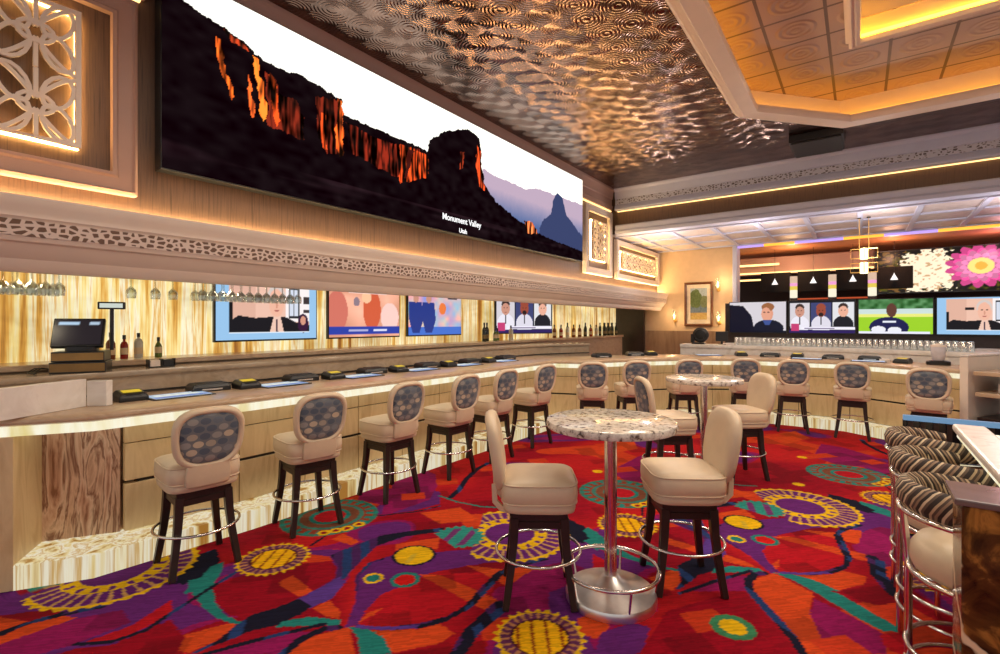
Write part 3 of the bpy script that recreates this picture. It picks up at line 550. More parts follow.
# raised ledge behind the left run, pale one behind the far run
lg = thing('bar_back_ledge', 'brown stone ledge raised along the back of the left bar run', 'ledge', (-4.9, 3, 0))
LP = [(-4.84, .3), (-4.83, 6.6), (-4.7, 7.6), (-4.2, 8.6)]
part(MB().sweep(LP, [(0, .9), (0, 1.225), (.30, 1.225), (.30, .9)]), 'riser', 'ledge', lg)
part(MB().sweep(LP, [(-.02, 1.227), (-.03, 1.25), (-.02, 1.272), (.33, 1.272), (.33, 1.227)]), 'top_slab', 'ledge', lg, smooth=50)
part(MB().sweep([(x+.012, y) for x, y in LP], [(.0, 1.085), (.0, 1.10), (.02, 1.10), (.02, 1.085)]), 'dark_gap_strip', 'black', lg)  # black strip for the dark line at the raised gap
fl2 = thing('bar_back_ledge', 'white marble ledge raised along the back of the far bar run', 'ledge', (-1, 9.9, 0))
FP = [(-2.9, 10.05), (-1.5, 10.08), (-.2, 9.98), (.85, 9.72), (2.3, 9.1)]
part(MB().sweep(FP, [(0, .6), (0, 1.17), (.4, 1.17), (.4, .6)]), 'riser', 'stone_white', fl2)
part(MB().sweep(FP, [(-.02, 1.172), (-.03, 1.2), (-.02, 1.24), (.45, 1.24), (.45, 1.172)]), 'top_slab', 'stone_white', fl2, smooth=50)
bb = thing('back_bar_cabinet', 'long low cabinet against the glowing onyx wall', 'cabinet', (-5.4, 6, 0))
part(MB().box(-5.69, -5.28, .3, 12.88, 0, 1.28), 'body', 'ledge', bb)
part(MB().box(-5.69, -5.24, .3, 12.88, 1.282, 1.33), 'top_slab', 'counter', bb, bevel=.006)
w = thing('back_bar_cabinet', 'pale cabinet under the far televisions', 'cabinet', (-.5, 12.1, 0))
part(MB().box(-2.5, 3.5, 11.85, 12.44, 0, 1.15), 'body', 'counter', w)
part(MB().box(-2.52, 3.5, 11.80, 12.44, 1.152, 1.20), 'top_slab', 'stone_white', w, bevel=.006)

# ---------------------------------------------------------------- bar-top machines
def validator(first, x, y, rz, label, group):
    if first: return dup(first, (x, y, 1.077), rz, label, group)
    t = thing('bill_acceptor', label, 'bill acceptor', (x, y, 1.077), rz, group)
    b = MB(); b.rings([[(sx*(.095-k), -.085+(k), z) if sy < 0 else (sx*(.095-k), .085-k, z*1.0+(.0 if z == 0 else .02)) for sx, sy in ((-1, -1), (1, -1), (1, 1), (-1, 1))] for k, z in ((0, 0), (0, .03), (.02, .06))])
    b.build('housing', 'black', t, bevel=.008)
    MB().add([(-.06, -.052, .066), (.06, -.052, .066), (.06, .02, .0775), (-.06, .02, .0775)], [(0, 1, 2, 3)]).build('label_plate', 'label_yellow', t)
    MB().box(-.05, .05, -.075, -.06, .04, .056).build('note_slot', 'dark_metal', t)
    return t
def printer(first, x, y, rz, label, group):
    if first: return dup(first, (x, y, 1.077), rz, label, group)
    t = thing('ticket_printer', label, 'ticket printer', (x, y, 1.077), rz, group)
    MB().rings([[(sx*(.15-k), sy*(.10-k*.8), z) for sx, sy in ((-1, -1), (1, -1), (1, 1), (-1, 1))] for k, z in ((0, 0), (0, .035), (.015, .06), (.03, .068))]).build('housing', 'black', t, bevel=.014, seg=3)
    MB().box(-.10, .10, -.045, .03, .067, .074).build('lid', 'dark_metal', t, bevel=.004)
    MB().box(-.08, .08, -.104, -.096, .012, .024).build('ticket_slot', 'chrome', t)
    return t
cv = Canvas(24, 16, (150, 172, 196)); cv.rect(.04, .96, .08, .3, (70, 96, 170)); cv.rect(.1, .9, .38, .9, (176, 186, 190))
for k in range(5): cv.rect(.12+.16*k, .24+.16*k, .45, .8, (206, 212, 206))
def gamescreen(first, x, y, rz, label, group):
    if first: return dup(first, (x, y, 1.077), rz, label, group)
    t = thing('game_screen', label, 'game screen', (x, y, 1.077), rz, group)
    MB().box(-.22, .22, -.15, .15, 0, .008).build('bezel', 'screen_off', t, bevel=.003)
    cv.mesh('display', (-.20, -.13, .0095), (.20, -.13, .0095), (-.20, .13, .0095), 'tv_screen', t)
    return t
v0 = p0_ = g0 = None
yy = [1.33, 2.2, 3.1, 4.0, 4.87, 5.75]
for k, y in enumerate(yy):
    o = validator(v0, -4.44, y, PI/2, 'black bill acceptor with yellow label on left bar, %s from near end' % ORD[k], 'bill acceptors on the left bar'); v0 = v0 or o
    o = printer(p0_, -4.56, y+.6, PI/2-.1, 'black ticket printer on left bar, %s from near end' % ORD[k], 'ticket printers on the left bar'); p0_ = p0_ or o
    o = gamescreen(g0, -4.40, y+.31, PI/2, 'bluish flat game screen let into left bar, %s from near end' % ORD[k], 'game screens on the left bar'); g0 = g0 or o
far_p = [(-3.55, 7.75), (-3.25, 8.5), (-1.25, 9.6), (-.35, 9.62), (.12, 9.62)]
far_v = [(-3.05, 8.75), (-1.7, 9.55), (-.85, 9.62), (.5, 9.2)]
far_g = [(-2.2, 9.35), (-.70, 9.36), (.1, 9.3)]
for k, (x, y) in enumerate(far_p): printer(p0_, x, y, [.9, .6, 0, 0, 0][k], 'black ticket printer on far bar, %s from its left corner' % ORD[k], 'ticket printers on the far bar')
for k, (x, y) in enumerate(far_v): validator(v0, x, y, [.9, .4, 0, -.4][k], 'black bill acceptor with yellow label on far bar, %s from left corner' % ORD[k], 'bill acceptors on the far bar')
for k, (x, y) in enumerate(far_g): gamescreen(g0, x, y, [.5, 0, 0][k], 'bluish flat game screen let into far bar, %s from left' % ORD[k], 'game screens on the far bar')

# ---------------------------------------------------------------- bar stools
def sq(a, b, z, n=36, e=5.2, cx=0, cy=0):
    out = []
    for i in range(n):
        t = 2*PI*i/n; c, s = math.cos(t), math.sin(t)
        out.append((cx+a*math.copysign(abs(c)**(2/e), c), cy+b*math.copysign(abs(s)**(2/e), s), z))
    return out
def make_stool(name, label, cat, group, panel, tall=False):
    hh, zc = (.236, .882) if tall else (.205, .910)
    t = thing(name, label, cat, (0, 0, 0), 0, group)
    for sx in (-1, 1):
        for sy in (-1, 1):
            pts = [(sx*r, sy*r, z) for r, z in ((.198, 0), (.184, .10), (.165, .24), (.152, .38), (.145, .52))]
            MB().tube(pts, [.019, .020, .022, .024, .026], square=True).build('leg', 'dark_wood', t, bevel=.004, seg=1)
    MB().rings([sq(.172, .172, z, 4, 2) for z in (.47, .545)]) 
    ap = MB(); ap.box(-.165, .165, -.165, .165, .50, .55)
    for s in (-1, 1): ap.box(-.165, .165, s*.15-.012, s*.15+.012, .455, .50); ap.box(s*.15-.012, s*.15+.012, -.165, .165, .455, .50)
    ap.build('apron', 'dark_wood', t, bevel=.004, seg=1)
    MB().ring((0, 0, .275), .258, .0095).build('foot_ring', 'chrome', t, smooth=180)
    MB().rings([sq(.195, .195, .552), sq(.212, .212, .560), sq(.217, .217, .585), sq(.210, .210, .605)]).build('seat_band', 'leather', t, smooth=60)
    MB().rings([sq(.212, .212, .606), sq(.224, .224, .620), sq(.229, .229, .660), sq(.226, .226, .712), sq(.210, .210, .736), sq(.16, .16, .748, e=3.4), sq(.06, .06, .752, e=2)]).build('seat', 'leather', t, smooth=60)
    st_ = t.children[-1] if False else [c for c in bpy.data.objects if c.parent == t and c.name.startswith('seat') and 'band' not in c.name][-1]
    for a_, z_ in ((.222, .613), (.2235, .722)): MB().tube(sq(a_, a_, z_), .0055, 6, True).build('piping', 'leather', st_, smooth=90)
    R = Matrix.Translation((0, -.262, zc)) @ Matrix.Rotation(math.radians(9), 4, 'X')
    def oval(s, y, w=.218 if tall else .213, h=hh):
        out = []
        for i in range(40):
            a = 2*PI*i/40; c, q = math.cos(a), math.sin(a); e = 2.9
            z = h*math.copysign(abs(q)**(2/e), q); x = w*math.copysign(abs(c)**(2/e), c)*(1+.05*z/h)
            bend = .22*x*x
            k = s
            out.append((x*k, y+bend, z*k))
        return out
    MB().rings([oval(.60, .030), oval(.80, .036), oval(.94, .028), oval(1.0, .010), oval(1.0, -.010), oval(.955, -.028), oval(.88, -.033), oval(.84, -.026), oval(.81, -.018)]).tf(R).build('backrest', 'leather', t, smooth=70)
    b = MB().rings([oval(.82, -.014), oval(.79, -.026), oval(.6, -.034), oval(.3, -.038)]).tf(R).build('back_panel', 'dots' if panel else 'leather', t, smooth=60)
    if panel: b['label'] = 'grey fabric back panel with dots'
    if panel and not tall: MB().rings([[(sx*w, y, z) for sx, y in ((-1, y0), (-.5, y0-.012), (.5, y0-.012), (1, y0), (1, y0+.03), (-1, y0+.03))] for w, y0, z in ((.11, -.222, .58), (.13, -.240, .595), (.135, -.250, .66), (.125, -.256, .74))]).build('back_support', 'leather', t, smooth=50, bevel=.006)
    else:
      for s in (-1, 1): MB().tube([(s*.11, -.17, .545), (s*.11, -.225, .56), (s*.11, -.262, .60), (s*.11, -.268, .70)], [.016, .016, .016, .014], square=True).build('back_bracket', 'leather', t, bevel=.002, seg=1)
    return t
def face(a): return math.radians(a)-PI/2
SG = 'dotted-back bar stools along the bar'
ST = [(-3.71, 1.50, 173, 'bar stool nearest the camera, at the near left end of the bar, dotted back'),
      (-3.69, 2.33, 170, 'second bar stool from the near left end of the bar, dotted back'),
      (-3.69, 3.20, 178, 'third bar stool along the left bar, dotted oval back'),
      (-3.68, 4.05, 178, 'fourth bar stool along the left bar, partly overlapping the fifth'),
      (-3.68, 4.80, 176, 'fifth bar stool along the left bar, behind the cream chair back'),
      (-3.66, 5.70, 172, 'sixth and last bar stool on the straight left bar run, before the corner'),
      (-3.17, 6.60, 118, 'bar stool in the bar corner, seen straight from behind above the round table'),
      (-2.82, 7.22, 130, 'bar stool right of the corner one, half hidden by a dotted chair back'),
      (-2.26, 7.98, 125, 'bar stool behind the far round table at the angled bar run'),
      (-1.50, 8.66, 105, 'bar stool at the far bar, half hidden behind a cream high chair'),
      (-.85, 8.78, 100, 'bar stool at the far bar right of the far table chair'),
      (-.09, 8.78, 90, 'bar stool standing clear at the middle of the far bar'),
      (.70, 8.18, 84, 'bar stool at right end of the far bar, beside the white divider post')]
stool = make_stool('bar_stool', ST[0][3], 'bar stool', SG, True)
stool.location = (ST[0][0], ST[0][1], 0); stool.rotation_euler.z = face(ST[0][2])
for x, y, a, lb_ in ST[1:]: dup(stool, (x, y, 0), face(a), lb_, SG)
TC = [(-1.60, 2.575, 35, 'cream leather high chair left of the front round table, back seen edge-on'),
      (-.93, 3.24, 214, 'cream leather high chair right of the front round table, facing left'),
      (-1.57, 5.05, 40, 'cream high chair behind the front table, dotted back facing us'),
      (-1.06, 5.83, 222, 'cream high chair right of the far round table, facing left')]
chair = make_stool('high_chair', TC[0][3], 'high chair', 'high chairs around the round tables', True, True)
chair.location = (TC[0][0], TC[0][1], 0); chair.rotation_euler.z = face(TC[0][2])
for x, y, a, lb_ in TC[1:]: dup(chair, (x, y, 0), face(a), lb_)

# ---------------------------------------------------------------- round tables
def make_table(label, loc):
    t = thing('bar_table', label, 'table', loc, 0, 'round granite bar tables')
    MB().lathe([(.35, 1.027), (.382, 1.034), (.389, 1.052), (.382, 1.074), (.37, 1.079)], 56).build('tabletop', 'granite', t, smooth=40)
    MB().lathe([(.14, 1.007), (.15, 1.02), (.15, 1.026)], 28).build('top_plate', 'dark_metal', t, smooth=40)
    MB().lathe([(.037, .05), (.037, 1.007)], 24, cap=False).build('pole', 'chrome', t, smooth=60)
    MB().lathe([(.268, 0), (.27, .035), (.262, .052), (.17, .088), (.07, .115), (.048, .14), (.038, .145)], 48).build('base', 'brushed', t, smooth=40)
    MB().ring((0, 0, .185), .283, .012, 48).build('foot_ring', 'chrome', t, smooth=180)
    for k in range(5):
        a = 2*PI*k/5+.5; MB().tube([(.255*math.cos(a), .255*math.sin(a), .05), (.283*math.cos(a), .283*math.sin(a), .185)], .009, 8).build('strut', 'chrome', t, smooth=60)
    return t
tb = make_table('round granite bar table on a chrome pedestal in the foreground', (-1.215, 2.784, 0))
dup(tb, (-1.34, 5.50, 0), .4, 'smaller-looking round granite bar table near the far bar')

# ---------------------------------------------------------------- right-hand bar with barrel stools
def make_barrel(label, loc, rz):
    t = thing('barrel_stool', label, 'barrel stool', loc, rz, 'striped barrel stools at the right bar')
    MB().lathe([(.21, .63), (.238, .635), (.25, .66), (.248, .715), (.222, .755), (.13, .774), (.02, .778)], 36).build('seat', 'leather', t, smooth=60)
    rs = []
    for k in range(29):
        a = math.radians(-90-125+250*k/28); q = abs(k-14)/14; zt = 1.005-.05*q**2.2; zb = .895; th = .060*(1-.35*q**3)
        prof = [(.235, zb), (.235+th*.6, zb-.008), (.235+th, zb+.02), (.235+th*1.05, zt-.05), (.235+th*.8, zt-.01), (.235+th*.4, zt), (.235, zt-.02), (.228, (zb+zt)/2)]
        rs.append([(r*math.cos(a), r*math.sin(a), z) for r, z in prof])
    MB().rings(rs).build('backrest', 'stripe', t, smooth=60)
    arc = [(.285*math.cos(math.radians(-90-125+250*k/28)), .285*math.sin(math.radians(-90-125+250*k/28)), .878) for k in range(29)]
    MB().tube(arc, .012, 8).build('back_rail', 'chrome', t, smooth=60)
    MB().ring((0, 0, .622), .250, .014, 40).build('seat_ring', 'chrome', t, smooth=180)
    for k in range(4):
        a = math.radians(45+90*k); c, s = math.cos(a), math.sin(a)
        top = 0
        MB().tube([(.255*c, .255*s, 0), (.255*c, .255*s, .63)]+([(.28*c, .28*s, .878)] if s < 0 else []), .015, 8).build('leg', 'chrome', t, smooth=60)
    MB().ring((0, 0, .30), .262, .010, 40).build('foot_ring', 'chrome', t, smooth=180)
    MB().ring((0, 0, .20), .264, .010, 40).build('foot_ring', 'chrome', t, smooth=180)
    return t
b0 = make_barrel('striped barrel-back stool nearest the camera beside the brown marble end', (.42, 2.74, 0), face(32))
dup(b0, (.42, 3.34, 0), face(32), 'second striped barrel-back stool from the brown marble end')
dup(b0, (.42, 3.94, 0), face(30), 'farthest striped barrel-back stool, third from the brown marble end')
rbar = thing('bar_counter', 'right-hand bar with dark brown marble end and pale stone edge', 'bar counter', (.9, 3, 0))
part(MB().box(.27, 1.5, 2.20, 2.40, 0.002, 1.06), 'marble_end', 'emperador', rbar, bevel=.006)
part(MB().box(.25, 1.5, 2.18, 2.42, 1.062, 1.085), 'marble_cap', simple('grey_brown_marble_cap', rgb(120, 100, 98), .12), rbar, bevel=.006)
part(MB().box(.78, 1.5, 2.42, 3.75, 0.002, 1.018), 'body', 'emperador', rbar)
part(MB().box(.42, .56, 2.43, 3.75, 1.052, 1.092), 'edge_slab', 'stone_white', rbar, bevel=.012)
part(MB().box(.44, .62, 2.43, 3.75, 1.018, 1.05), 'light_strip', 'strip', rbar)
part(MB().box(.625, 1.5, 2.43, 3.75, 1.02, 1.077), 'countertop', 'screen_off', rbar)
part(MB().box(.64, .70, 2.5, 3.7, 1.078, 1.084), 'blue_edge', glow('blue_led_edge', rgb(90, 150, 220), .9), rbar)
gp = thing('glass_partition', 'blue-edged glass partition with dark slats behind the striped stools', 'partition', (.8, 4.95, 0))
part(MB().box(.27, 2.6, 4.93, 4.97, .905, .945), 'top_rail', glow('pale_blue_lit_rail', rgb(120, 165, 205), .7), gp, bevel=.005)
part(MB().box(.27, 2.6, 4.93, 4.97, .60, .64), 'bottom_rail', glow('pale_blue_lit_rail_low', rgb(110, 150, 195), .5), gp)
part(MB().box(.27, 2.6, 4.972, 4.985, .002, .905), 'pane', 'screen_off', gp)
sl = MB()
for x in np.arange(.30, 2.55, .075): sl.box(x, x+.03, 4.935, 4.962, .642, .903)
part(sl, 'slats', 'dark_wood', gp)
dp = thing('divider_post', 'white post closing the right end of the far bar', 'post', (1.08, 8.2, 0))
ed = Vector((.864, -.503)); en = Vector((.503, .864)); q0 = Vector((1.02, 8.4))-en*.06
def quad(o0, o1, l0, l1): return [tuple(q0+ed*o0+en*l0), tuple(q0+ed*o1+en*l0), tuple(q0+ed*o1+en*l1), tuple(q0+ed*o0+en*l1)]
part(MB().prism(quad(.015, .10, 0, .85), 0.002, 1.24), 'shaft', 'white_paint', dp, bevel=.006)
part(MB().prism(quad(.008, .107, -.01, .86), 1.242, 1.265), 'cap', 'stone_white', dp, bevel=.006)
sc = thing('service_counter', 'wooden service counter with open shelves at the far right', 'service counter', (1.6, 8.1, 0))
for nm, mt_, o1, l0, l1, z0, z1 in (('countertop', 'counter', 1.6, 0, .8, 1.02, 1.07), ('shelf', 'counter', 1.6, .04, .74, .76, .81), ('back_panel', 'dark_wood', 1.6, .75, .79, .002, 1.018), ('cabinet_box', 'dark_wood', 1.6, .08, .745, .04, .5)):
    part(MB().prism(quad(.15, o1, l0, l1), z0, z1), nm, mt_, sc, bevel=.006)
for k in range(3): part(MB().prism(quad(.30+.3*k, .48+.3*k, .2, .5), .812, .92), 'storage_box', ('stone_white', 'counter', 'black')[k], sc, bevel=.006)
# ---------------------------------------------------------------- video wall and wall panels
def uvl(px): return px
LED = Canvas(900, 210, (255, 252, 240))
LU, LV = LED.U.copy(), LED.V.copy()
LED.U = LU+LED.nz(170, 40, .005, 31)+LED.nz(60, 12, .006, 32); LED.V = LV+LED.nz(160, 20, .018, 33)+LED.nz(420, 50, .008, 34)
PD = (15, 6, 9)
LED.poly([(0.561, 0.643), (0.605, 0.618), (0.680, 0.618), (0.715, 0.605), (0.764, 0.668), (0.860, 0.674), (1.021, 0.699), (1.021, -0.160), (0.561, -0.323)], (160, 142, 164))
m = inpoly(LED.U, LED.V, [(0.561, 0.643), (0.605, 0.618), (0.680, 0.618), (0.715, 0.605), (0.764, 0.668), (0.860, 0.674), (1.021, 0.699), (1.021, -0.160), (0.561, -0.323)]); g = np.clip((LED.V-.08)/.42, 0, 1)[..., None]; LED.c[m] = (np.array((14, 58, 118))*(1-g)+np.array((166, 146, 164))*g)[m]
LED.poly([(0.778, 0.254), (0.797, 0.361), (0.829, 0.436), (0.845, 0.630), (0.860, 0.712), (0.883, 0.693), (0.913, 0.486), (0.936, 0.436), (0.970, 0.354), (1.021, 0.279), (1.021, 0.060), (0.778, 0.160)], (50, 58, 92))
LED.poly([(-0.011, 0.893), (0.003, 0.900), (0.021, 0.875), (0.036, 0.856), (0.065, 0.831), (0.088, 0.806), (0.102, 0.762), (0.124, 0.743), (0.145, 0.737), (0.159, 0.755), (0.184, 0.749), (0.213, 0.724), (0.227, 0.712), (0.231, 0.624), (0.258, 0.618), (0.316, 0.611), (0.387, 0.605), (0.406, 0.592), (0.409, 0.693), (0.446, 0.812), (0.515, 0.931), (0.552, 0.906), (0.559, 0.649), (0.565, 0.505), (0.606, 0.379), (0.680, 0.273), (0.778, 0.191), (0.860, 0.154), (1.010, 0.116), (1.010, -0.235), (-0.011, -0.172)], PD)
LED.poly([(0.116, 0.687), (0.130, 0.668), (0.135, 0.592), (0.159, 0.592), (0.167, 0.511), (0.169, 0.361), (0.135, 0.373), (0.117, 0.379)], (96, 30, 18))
LED.poly([(0.184, 0.661), (0.220, 0.699), (0.231, 0.505), (0.231, 0.354), (0.202, 0.329), (0.191, 0.411)], (96, 30, 18))
LED.poly([(0.236, 0.574), (0.300, 0.549), (0.387, 0.586), (0.387, 0.348), (0.329, 0.317), (0.249, 0.379)], (104, 30, 18))
LED.poly([(0.054, 0.755), (0.062, 0.749), (0.066, 0.580), (0.075, 0.492), (0.072, 0.442), (0.061, 0.574), (0.055, 0.693)], (226, 92, 30))
LED.poly([(0.097, 0.755), (0.106, 0.737), (0.113, 0.574), (0.116, 0.417), (0.110, 0.392), (0.105, 0.555), (0.101, 0.674)], (232, 104, 36))
LED.poly([(0.093, 0.630), (0.098, 0.549), (0.104, 0.429), (0.099, 0.392), (0.094, 0.524)], (210, 84, 34))
LED.poly([(0.122, 0.693), (0.130, 0.649), (0.135, 0.429), (0.128, 0.386), (0.123, 0.511)], (196, 66, 24))
LED.poly([(0.192, 0.586), (0.202, 0.567), (0.203, 0.348), (0.196, 0.354)], (190, 64, 26))
LED.poly([(0.220, 0.718), (0.229, 0.680), (0.232, 0.361), (0.224, 0.329), (0.220, 0.486)], (222, 88, 32))
LED.poly([(0.066, 0.824), (0.086, 0.799), (0.093, 0.762), (0.076, 0.774)], (150, 50, 24))
LED.poly([(0.341, 0.574), (0.409, 0.561), (0.406, 0.392), (0.367, 0.317), (0.341, 0.279)], (200, 66, 26))
LED.poly([(0.360, 0.555), (0.372, 0.549), (0.360, 0.335), (0.354, 0.323)], (60, 18, 14))
LED.poly([(0.540, 0.837), (0.557, 0.781), (0.559, 0.574), (0.570, 0.442), (0.552, 0.461), (0.541, 0.630)], (190, 64, 28))
LED.poly([(0.494, 0.705), (0.506, 0.718), (0.500, 0.561), (0.493, 0.561)], (120,40,22))
LED.poly([(0.709, 0.279), (0.746, 0.292), (0.771, 0.185), (0.727, 0.160)], (226, 110, 60))
LED.U, LED.V = LU, LV
w = (LED.c[..., 0] > 60) & (LED.c[..., 2] < 70); sk = LED.nz(260, 5, 1.0, 3)+.7*LED.nz(420, 16, 1.0, 7)+.5*LED.nz(90, 9, 1, 12); LED.c[w] = np.clip(LED.c[w]*np.clip(.72+2.5*sk, .06, 1.35)[w][:, None], 0, 255); LED.c += LED.nz(80, 30, 14, 5)[..., None]*(LED.c.sum(-1) < 120)[..., None]
hz = (LED.V < .16) & (LED.c.sum(-1) < 90); LED.c[hz] += (np.clip(LED.nz(9, 40, 60, 41), 0, 20)*(LED.V*6))[hz][:, None]*np.array((1, .7, .8))
lw = thing('video_wall', 'huge wide video wall showing a red desert butte at dusk over the bar', 'video wall', (-4.5, 5.15, 2.88))
part(MB().box(-4.54, -4.425, 1.522, 8.778, 2.872, 4.487), 'housing', 'black', lw, bevel=.004)
o = LED.mesh('display', (-4.42, 1.53, 2.885), (-4.42, 8.77, 2.885), (-4.42, 1.53, 4.48), 'led_screen')
o.parent = lw; o.matrix_parent_inverse = Matrix.Translation(lw.location).inverted()
def caption(txt, y, z, size):
    cu = bpy.data.curves.new('caption', 'FONT'); cu.body = txt; cu.size = size; cu.align_x = 'CENTER'; cu.extrude = .001; cu.offset = .002
    o = bpy.data.objects.new('caption', cu); C.objects.link(o); cu.materials.append(M['caption'])
    o.matrix_world = Matrix.Translation((-4.415, y, z)) @ Matrix.Rotation(PI/2, 4, 'Z') @ Matrix.Rotation(PI/2, 4, 'X')
    o.parent = lw; o.matrix_parent_inverse = Matrix.Translation(lw.location).inverted(); o['label'] = 'white caption lettering'
M['caption'] = glow('white_caption', (1, 1, 1), 1.2)
caption('Monument Valley', 5.14, 3.03, .115); caption('Utah', 5.15, 2.90, .085)

def lattice(mb, w, h, kind, T=.012):
    """flat pierced scrollwork in the plane u (0..w), v (0..h), as square bars"""
    lay = [0]
    def bar(pts, closed=False, r=T): lay[0] += 1; mb.tube([(.0007*(lay[0] % 9), u, v) for u, v in pts], r, 4, closed, True)
    bar([(T, T), (w-T, T), (w-T, h-T), (T, h-T)], True, T*1.4)
    nx, ny = kind; cw, ch = (w)/nx, (h)/ny
    for i in range(nx):
        for j in range(ny):
            cx, cy = (i+.5)*cw, (j+.5)*ch
            for sx in (-1, 1):
                for sy in (-1, 1):
                    ex, ey = cx+sx*cw*.24, cy+sy*ch*.22
                    bar([(ex+cw*.17*math.cos(a)+sx*sy*cw*.06*math.sin(a), ey+ch*.24*math.sin(a)) for a in np.linspace(0, 2*PI, 14, endpoint=False)], True, T*.8)
                    bar([(cx+sx*cw*q, cy+sy*ch*(.08+.40*math.sin(q*PI*1.0))) for q in np.linspace(0, .5, 8)], False, T*.8)
            bar([(cx+cw*.2*math.cos(a), cy+ch*.14*math.sin(a)) for a in np.linspace(0, 2*PI, 14, endpoint=False)], True, T*.8)
            bar([(cx, cy+ch*.14), (cx, cy+ch*.49)], False, T*.8); bar([(cx, cy-ch*.14), (cx, cy-ch*.49)], False, T*.8)
    return mb
def wall_panel(label, y0, y1, z0, z1, m1, fw, kind):
    t = thing('wall_panel', label, 'wall panel', (-4.5, (y0+y1)/2, z0), 0, 'backlit scrollwork wall panels')
    b = MB()
    rect = lambda o: [(y0+o, z0+o), (y1-o, z0+o), (y1-o, z1-o), (y0+o, z1-o)]
    prof = [(0, -4.549), (0, -4.47), (fw*.12, -4.455), (fw*.2, -4.475), (fw*.75, -4.48), (fw*.85, -4.465), (fw, -4.47), (fw, -4.549)]
    rs = [[(x, *rect(o)[k]) for o, x in prof] for k in (0, 1, 2, 3, 0)]
    b.rings(rs, False); part(b, 'frame', 'taupe_paint' if fw > .15 else 'white_paint', t, smooth=30)
    mu, mv, T = m1; gy0, gy1, gz0, gz1 = y0+mu, y1-mu, z0+mv, z1-mv
    part(MB().box(-4.549, -4.53, y0+fw, y1-fw, z0+fw, z1-fw), 'backing', 'grasscloth', t)
    w_ = .02; L_ = MB()
    for a in ((gy0, gy1, gz0, gz0+w_), (gy0, gy1, gz1-w_, gz1), (gy0, gy0+w_, gz0, gz1), (gy1-w_, gy1, gz0, gz1)): L_.box(-4.525, -4.505, *a)
    part(L_, 'led_strip', 'panel_led', t)
    la = lattice(MB(), gy1-gy0, gz1-gz0, kind, T); la.tf(Matrix.Translation((-4.455, gy0, gz0)))
    part(la, 'scrollwork', 'white_paint', t)
    return t
wall_panel('large square backlit scrollwork panel at far left, beside the video wall', -.25, 1.385, 2.63, 4.12, (.345, .265, .015), .155, (2, 2))
wall_panel('small upright backlit scrollwork panel right of the video wall', 9.02, 10.33, 2.68, 4.12, (.30, .30, .011), .14, (2, 3))
wall_panel('wide low backlit scrollwork panel under the lower ceiling', 10.62, 13.5, 2.68, 3.58, (.24, .24, .011), .12, (6, 2))

# ---------------------------------------------------------------- televisions
def tv_portrait():
    c = Canvas(120, 70, (146, 188, 224)); c.rect(.11, .92, .13, .96, (228, 184, 164)); c.rect(.11, .36, .13, .96, (216, 170, 150)); c.rect(.11, .15, .13, .62, (20, 18, 22))
    c.rect(.66, .92, .3, .96, (238, 230, 230)); c.rect(.69, .81, .36, .9, (36, 36, 42)); c.rect(.705, .795, .40, .86, (206, 212, 226)); c.rect(.745, .755, .40, .86, (60, 60, 66)); c.rect(.85, .92, .62, .74, (60, 50, 52)); c.rect(.85, .92, .46, .52, (60, 50, 52))
    c.poly([(.11, .3), (.2, .4), (.36, .36), (.5, .38), (.66, .38), (.78, .28), (.92, .24), (.92, .13), (.11, .13)], (22, 20, 26)); c.poly([(.5, .13), (.64, .13), (.60, .42), (.54, .42)], (228, 190, 172)); c.poly([(.555, .13), (.58, .13), (.575, .34), (.56, .34)], (60, 40, 60))
    c.ell(.565, .73, .092, .2, (206, 192, 186)); c.ell(.565, .62, .078, .24, (230, 176, 152)); c.ell(.535, .66, .013, .02, (70, 46, 42)); c.ell(.60, .66, .013, .02, (70, 46, 42)); c.ell(.568, .58, .012, .05, (206, 144, 122)); c.ell(.568, .49, .028, .015, (170, 90, 84))
    c.rect(.34, .45, .66, .73, (34, 28, 30)); c.ell(.85, .27, .06, .17, (54, 22, 54)); c.ell(.85, .32, .03, .08, (206, 146, 124)); c.rect(.11, .92, .11, .13, (230, 236, 244))
    return c
def tv_warm():
    c = Canvas(90, 52, (226, 160, 132)); c.c += c.nz(5, 4, 60, 2)[..., None]; c.ell(.58, .55, .13, .42, (206, 92, 60)); c.ell(.5, .8, .07, .12, (240, 190, 150)); c.ell(.85, .4, .14, .3, (240, 200, 190))
    c.ell(.1, .5, .14, .4, (204, 112, 96)); c.ell(.36, .7, .045, .09, (140, 120, 130)); c.rect(0, 1, .04, .2, (44, 62, 160)); c.rect(.25, .52, .1, .14, (170, 170, 210)); c.rect(.6, .8, .1, .15, (220, 220, 240)); c.rect(.25, .8, .88, .93, (244, 226, 220))
    return c
def tv_suits():
    c = Canvas(90, 52, (196, 176, 190)); n = c.nz(14, 8, 130, 4); c.c[..., 0] += n; c.c[..., 2] -= n*.5; c.c[:, :, 1] += c.nz(9, 6, 60, 9)
    c.rect(0, 1, 0, .18, (70, 110, 200))
    for u in (.13, .36): c.poly([(u-.12, .75), (u+.10, .75), (u+.13, .35), (u+.06, .05), (u-.06, .05), (u-.12, .35)], (40, 56, 130)); c.ell(u, .84, .05, .1, (196, 140, 120))
    c.rect(.72, .92, .85, .98, (40, 36, 46)); c.ell(.62, .62, .07, .14, (230, 120, 60)); return c
